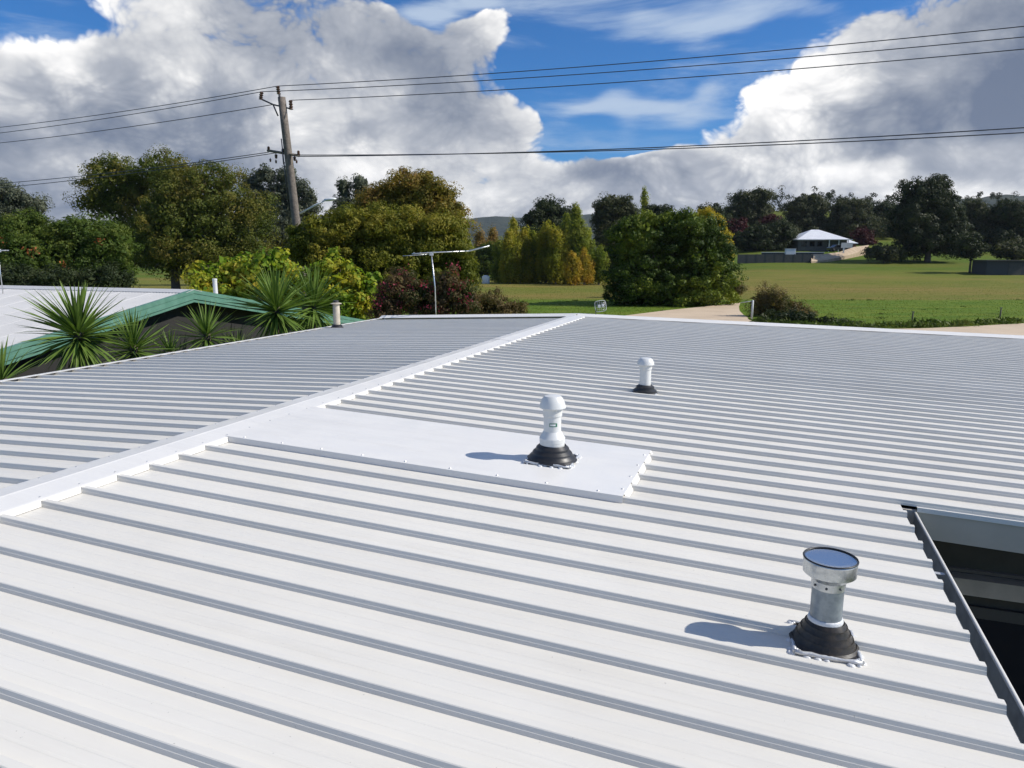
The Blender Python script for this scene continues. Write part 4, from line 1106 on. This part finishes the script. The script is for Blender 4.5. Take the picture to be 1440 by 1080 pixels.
MB().box(-hw_, hw_, 0, 10, -2, 2.6).build('wall', 'house_brick', fh)
hip(MB(), -hw_, hw_, 0, 10, 2.62, 2.45).build('roof', 'house_roof', fh)
for x0 in (-hw_ + .8, -hw_ + 2.7, -hw_ + 4.6):
    wn = MB().box(x0, x0 + 1.3, -.06, -.002, .9, 2.2).build('window', 'fence_grey', fh)
    MB().box(x0 + .08, x0 + 1.22, -.075, -.062, .98, 2.12).build('pane', 'dark_glass', wn)
MB().box(1.2, hw_ - .2, -.04, -.002, .15, 2.3).build('garage_door', 'fence_grey', fh)
for x0 in (.7, 3.0, 5.2): MB().box(x0, x0 + .16, -2.0, -1.84, -.6, 2.44).build('porch_post', 'white_paint', fh)
MB().box(.4, hw_ + .4, -2.1, -.55, 2.46, 2.6).build('porch_roof', 'house_roof', fh)
MB().box(hw_ + .01, hw_ + 3.7, 3.0, 9, -2, 1.75).build('side_wall', 'brick_red', fh)
hip(MB(), hw_ - .6, hw_ + 3.6, 3.0, 9, 1.77, 1.35, .4).build('side_roof', 'house_roof', fh)

def on_land(px, d): 
    x = (px - 720) / 1017 * d; return Vector((x, d, land(x, d)))
def rock_wall(): pass
# sandy bank and drive up to the house
bk = MB(); rows = [(1141, 367.5, 150), (1160, 366, 152), (1180, 362, 156), (1200, 357, 162), (1218, 351, 168)]
topr = [(1141, 357.5, 152), (1160, 357, 155), (1180, 354.5, 160), (1200, 347.5, 166), (1222, 344.5, 171)]
pv = [bear(*p) for p in rows] + [bear(*p) for p in topr]
n5 = 5; pv += [Vector((p.x, p.y + 6, -1)) for p in pv[5:]]
bk.add(pv, [(i, i + 1, n5 + i + 1, n5 + i) for i in range(4)] + [(5 + i, 6 + i, 11 + i, 10 + i) for i in range(4)] + [(0, 5, 10), (4, 14, 9)])
sk_ = [bear(*p) for p in rows]; bk.add(sk_ + [p - Vector((0, -.3, 4)) for p in sk_], [(i, i + 1, 6 + i, 5 + i) for i in range(4)])
tag(bk.build('sandy_bank', 'sandy_bank'), kind='structure')
fb = bear(1090, 367, 151); KF = 151 * 1.017 / 1000
wl = thing('boundary_fence', 'dark grey paling fence in front of the distant house', 'fence', (fb.x, fb.y, fb.z))
for i in range(8):
    x0 = -51 * KF + i * 102 * KF / 8
    MB().box(x0 + .02, x0 + 102 * KF / 8 - .02, -.04, .04, -.5, 1.35).build('fence_panel', 'fence_grey', wl)
for i in range(9):
    x0 = -51 * KF + i * 102 * KF / 8
    MB().box(x0 - .05, x0 + .05, -.07, .07, -.5, 1.45).build('post', 'fence_grey', wl)
fb = bear(1116, 357.5, 158); KF = 158 * 1.017 / 1000
wl = thing('garden_wall', 'pale grey low wall just behind the dark paling fence', 'wall', (fb.x, fb.y, fb.z - 1.0))
for i in range(4): MB().box(-7 + i * 3.4, -7 + i * 3.4 + 3.36, -.1, .1, -1.0, 1.35).build('wall_panel', 'slate_shaded', wl)
MB().box(-7.1, 6.7, -.14, .14, 1.352, 1.45).build('coping', 'lamp_grey', wl)
sb = bear(1190, 354, 160); sg_ = thing('sign_board', 'white board on a post in front of the distant house', 'sign', (sb.x, sb.y, land(sb.x, sb.y)))
zz = sb.z - land(sb.x, sb.y)
MB().box(-.75, -.45, -.06, .06, -.1, zz + 1.2).build('post', 'white_paint', sg_)
MB().box(-1.25, 1.25, -.09, -.062, zz + .85, zz + 1.95).build('board', 'white_paint', sg_)
pb = bear(1111, 358, 156); pn = thing('white_cabinet', 'pale cabinet standing behind the dark paling fence', 'cabinet', (pb.x, pb.y, land(pb.x, pb.y)))
zz = pb.z - land(pb.x, pb.y)
MB().box(-1.05, 1.05, -.4, .4, -.1, zz + 1.2).build('body', 'lamp_grey', pn, bevel=.05); MB().box(-1.12, 1.12, -.45, .45, zz + 1.202, zz + 1.28).build('lid', 'white_paint', pn)
# parked car by the house
cbx = bear(1177, 353.5, 168); car = thing('parked_car', 'dark parked car under the porch side of the distant house', 'car', (cbx.x, cbx.y, cbx.z), RAD(8))
prof = [(-2.2, .35), (-2.25, .8), (-2.0, .95), (-1.3, 1.0), (-.7, 1.5), (.9, 1.52), (1.5, 1.05), (2.15, .95), (2.2, .4)]
MB().prism([(x, 0, z) for x, z in prof], (0, -.85, 0), (0, .85, 0)).build('body', 'car_paint', car, bevel=.08)
MB().prism([(-1.15, 0, 1.03), (-.65, 0, 1.45), (.85, 0, 1.46), (1.3, 0, 1.06)], (0, -.87, 0), (0, .87, 0)).build('windows', 'dark_glass', car)
for x in (-1.4, 1.35):
    for y in (-.8, .8):
        mb = MB().lathe([(.32, -.1), (.34, -.06), (.34, .06), (.32, .1)], 16)
        M_ = Matrix.Translation((x, y, .34)) @ Matrix.Rotation(math.pi / 2, 4, 'X'); w_ = MB(); w_.add([M_ @ Vector(q) for q in mb.v], mb.f, True); w_.build('wheel', 'tyre', car)
# slate shed far right, tree shade put into its dark colours
sp_ = on_land(1418, 124); ss_ = thing('slate_shed', 'small slate grey shed in shade at the right edge', 'shed', sp_)
MB().box(-3.4, 3.6, 0, 4, -.2, 2.4).build('wall', 'slate_shaded', ss_); MB().prism([(-3.8, 0, 2.42), (4.0, 0, 2.42), (4.0, 0, 2.56), (-3.8, 0, 2.56)], (0, -.5, 0), (0, 4.4, .0)).build('roof', 'fence_grey', ss_)
MB().box(.4, 2.6, -.04, -.002, .0, 2.0).build('door', 'fence_grey', ss_)
# small things in the paddock
tp = on_land(683, 112); tk = thing('water_tank', 'small white tank at the edge of the paddock left of the poplars', 'tank', tp)
MB().lathe([(.58, 0), (.6, .05), (.6, 1.05), (.56, 1.12)], 24).build('tank', 'white_paint', tk); MB().lathe([(.57, 1.11), (.3, 1.26), (.1, 1.3)], 24).build('lid', 'lamp_grey', tk)
pp = gp(1057, 450.5, 0.0); po = thing('garden_post', 'grey post with a top rail at the corner of the garden bed', 'post', (pp[0], pp[1], 0))
MB().tube([(0, 0, -.1), (0, 0, 1.42)], .07, 10).build('post', 'post_grey', po); MB().tube([(0, 0, 1.36), (-.75, .3, 1.22)], .03, 8).build('rail', 'post_grey', po)
for px, py, hh_, lb in [(1405, 454, 1.0, 'short dark fence stake in the grass near the right edge'), (1282, 456, .8, 'short dark fence stake in the grass right of the garden bed')]:
    p_ = gp(px, py, 0.); st_ = thing('fence_stake', lb, 'stake', (p_[0], p_[1], 0), 0, 'fence stakes in the grass')
    MB().tube([(0, 0, -.1), (0.02, 0, hh_ * .9), (.02, 0, hh_)], [.05, .045, .03], 7).build('stake', 'pole_wood', st_); MB().box(-.06, .1, -.06, .06, hh_, hh_ + .04).build('cap', 'steel_dark', st_)

# ------------------------------------------------------------------ air
hz = MB().box(-3900, 3900, -1900, 3700, -7, 330)
hzo = hz.build('haze', 'wire'); hzo.data.materials.clear()
hm = bpy.data.materials.new('haze'); hm.use_nodes = True; hn = hm.node_tree; hn.nodes.clear()
pv_ = hn.nodes.new('ShaderNodeVolumePrincipled'); pv_.inputs['Color'].default_value = (.80, .88, 1.0, 1); pv_.inputs['Density'].default_value = .00006
pv_.inputs['Anisotropy'].default_value = 0.2
ho = hn.nodes.new('ShaderNodeOutputMaterial'); hn.links.new(pv_.outputs[0], ho.inputs['Volume'])
hzo.data.materials.append(hm); tag(hzo, kind='stuff')
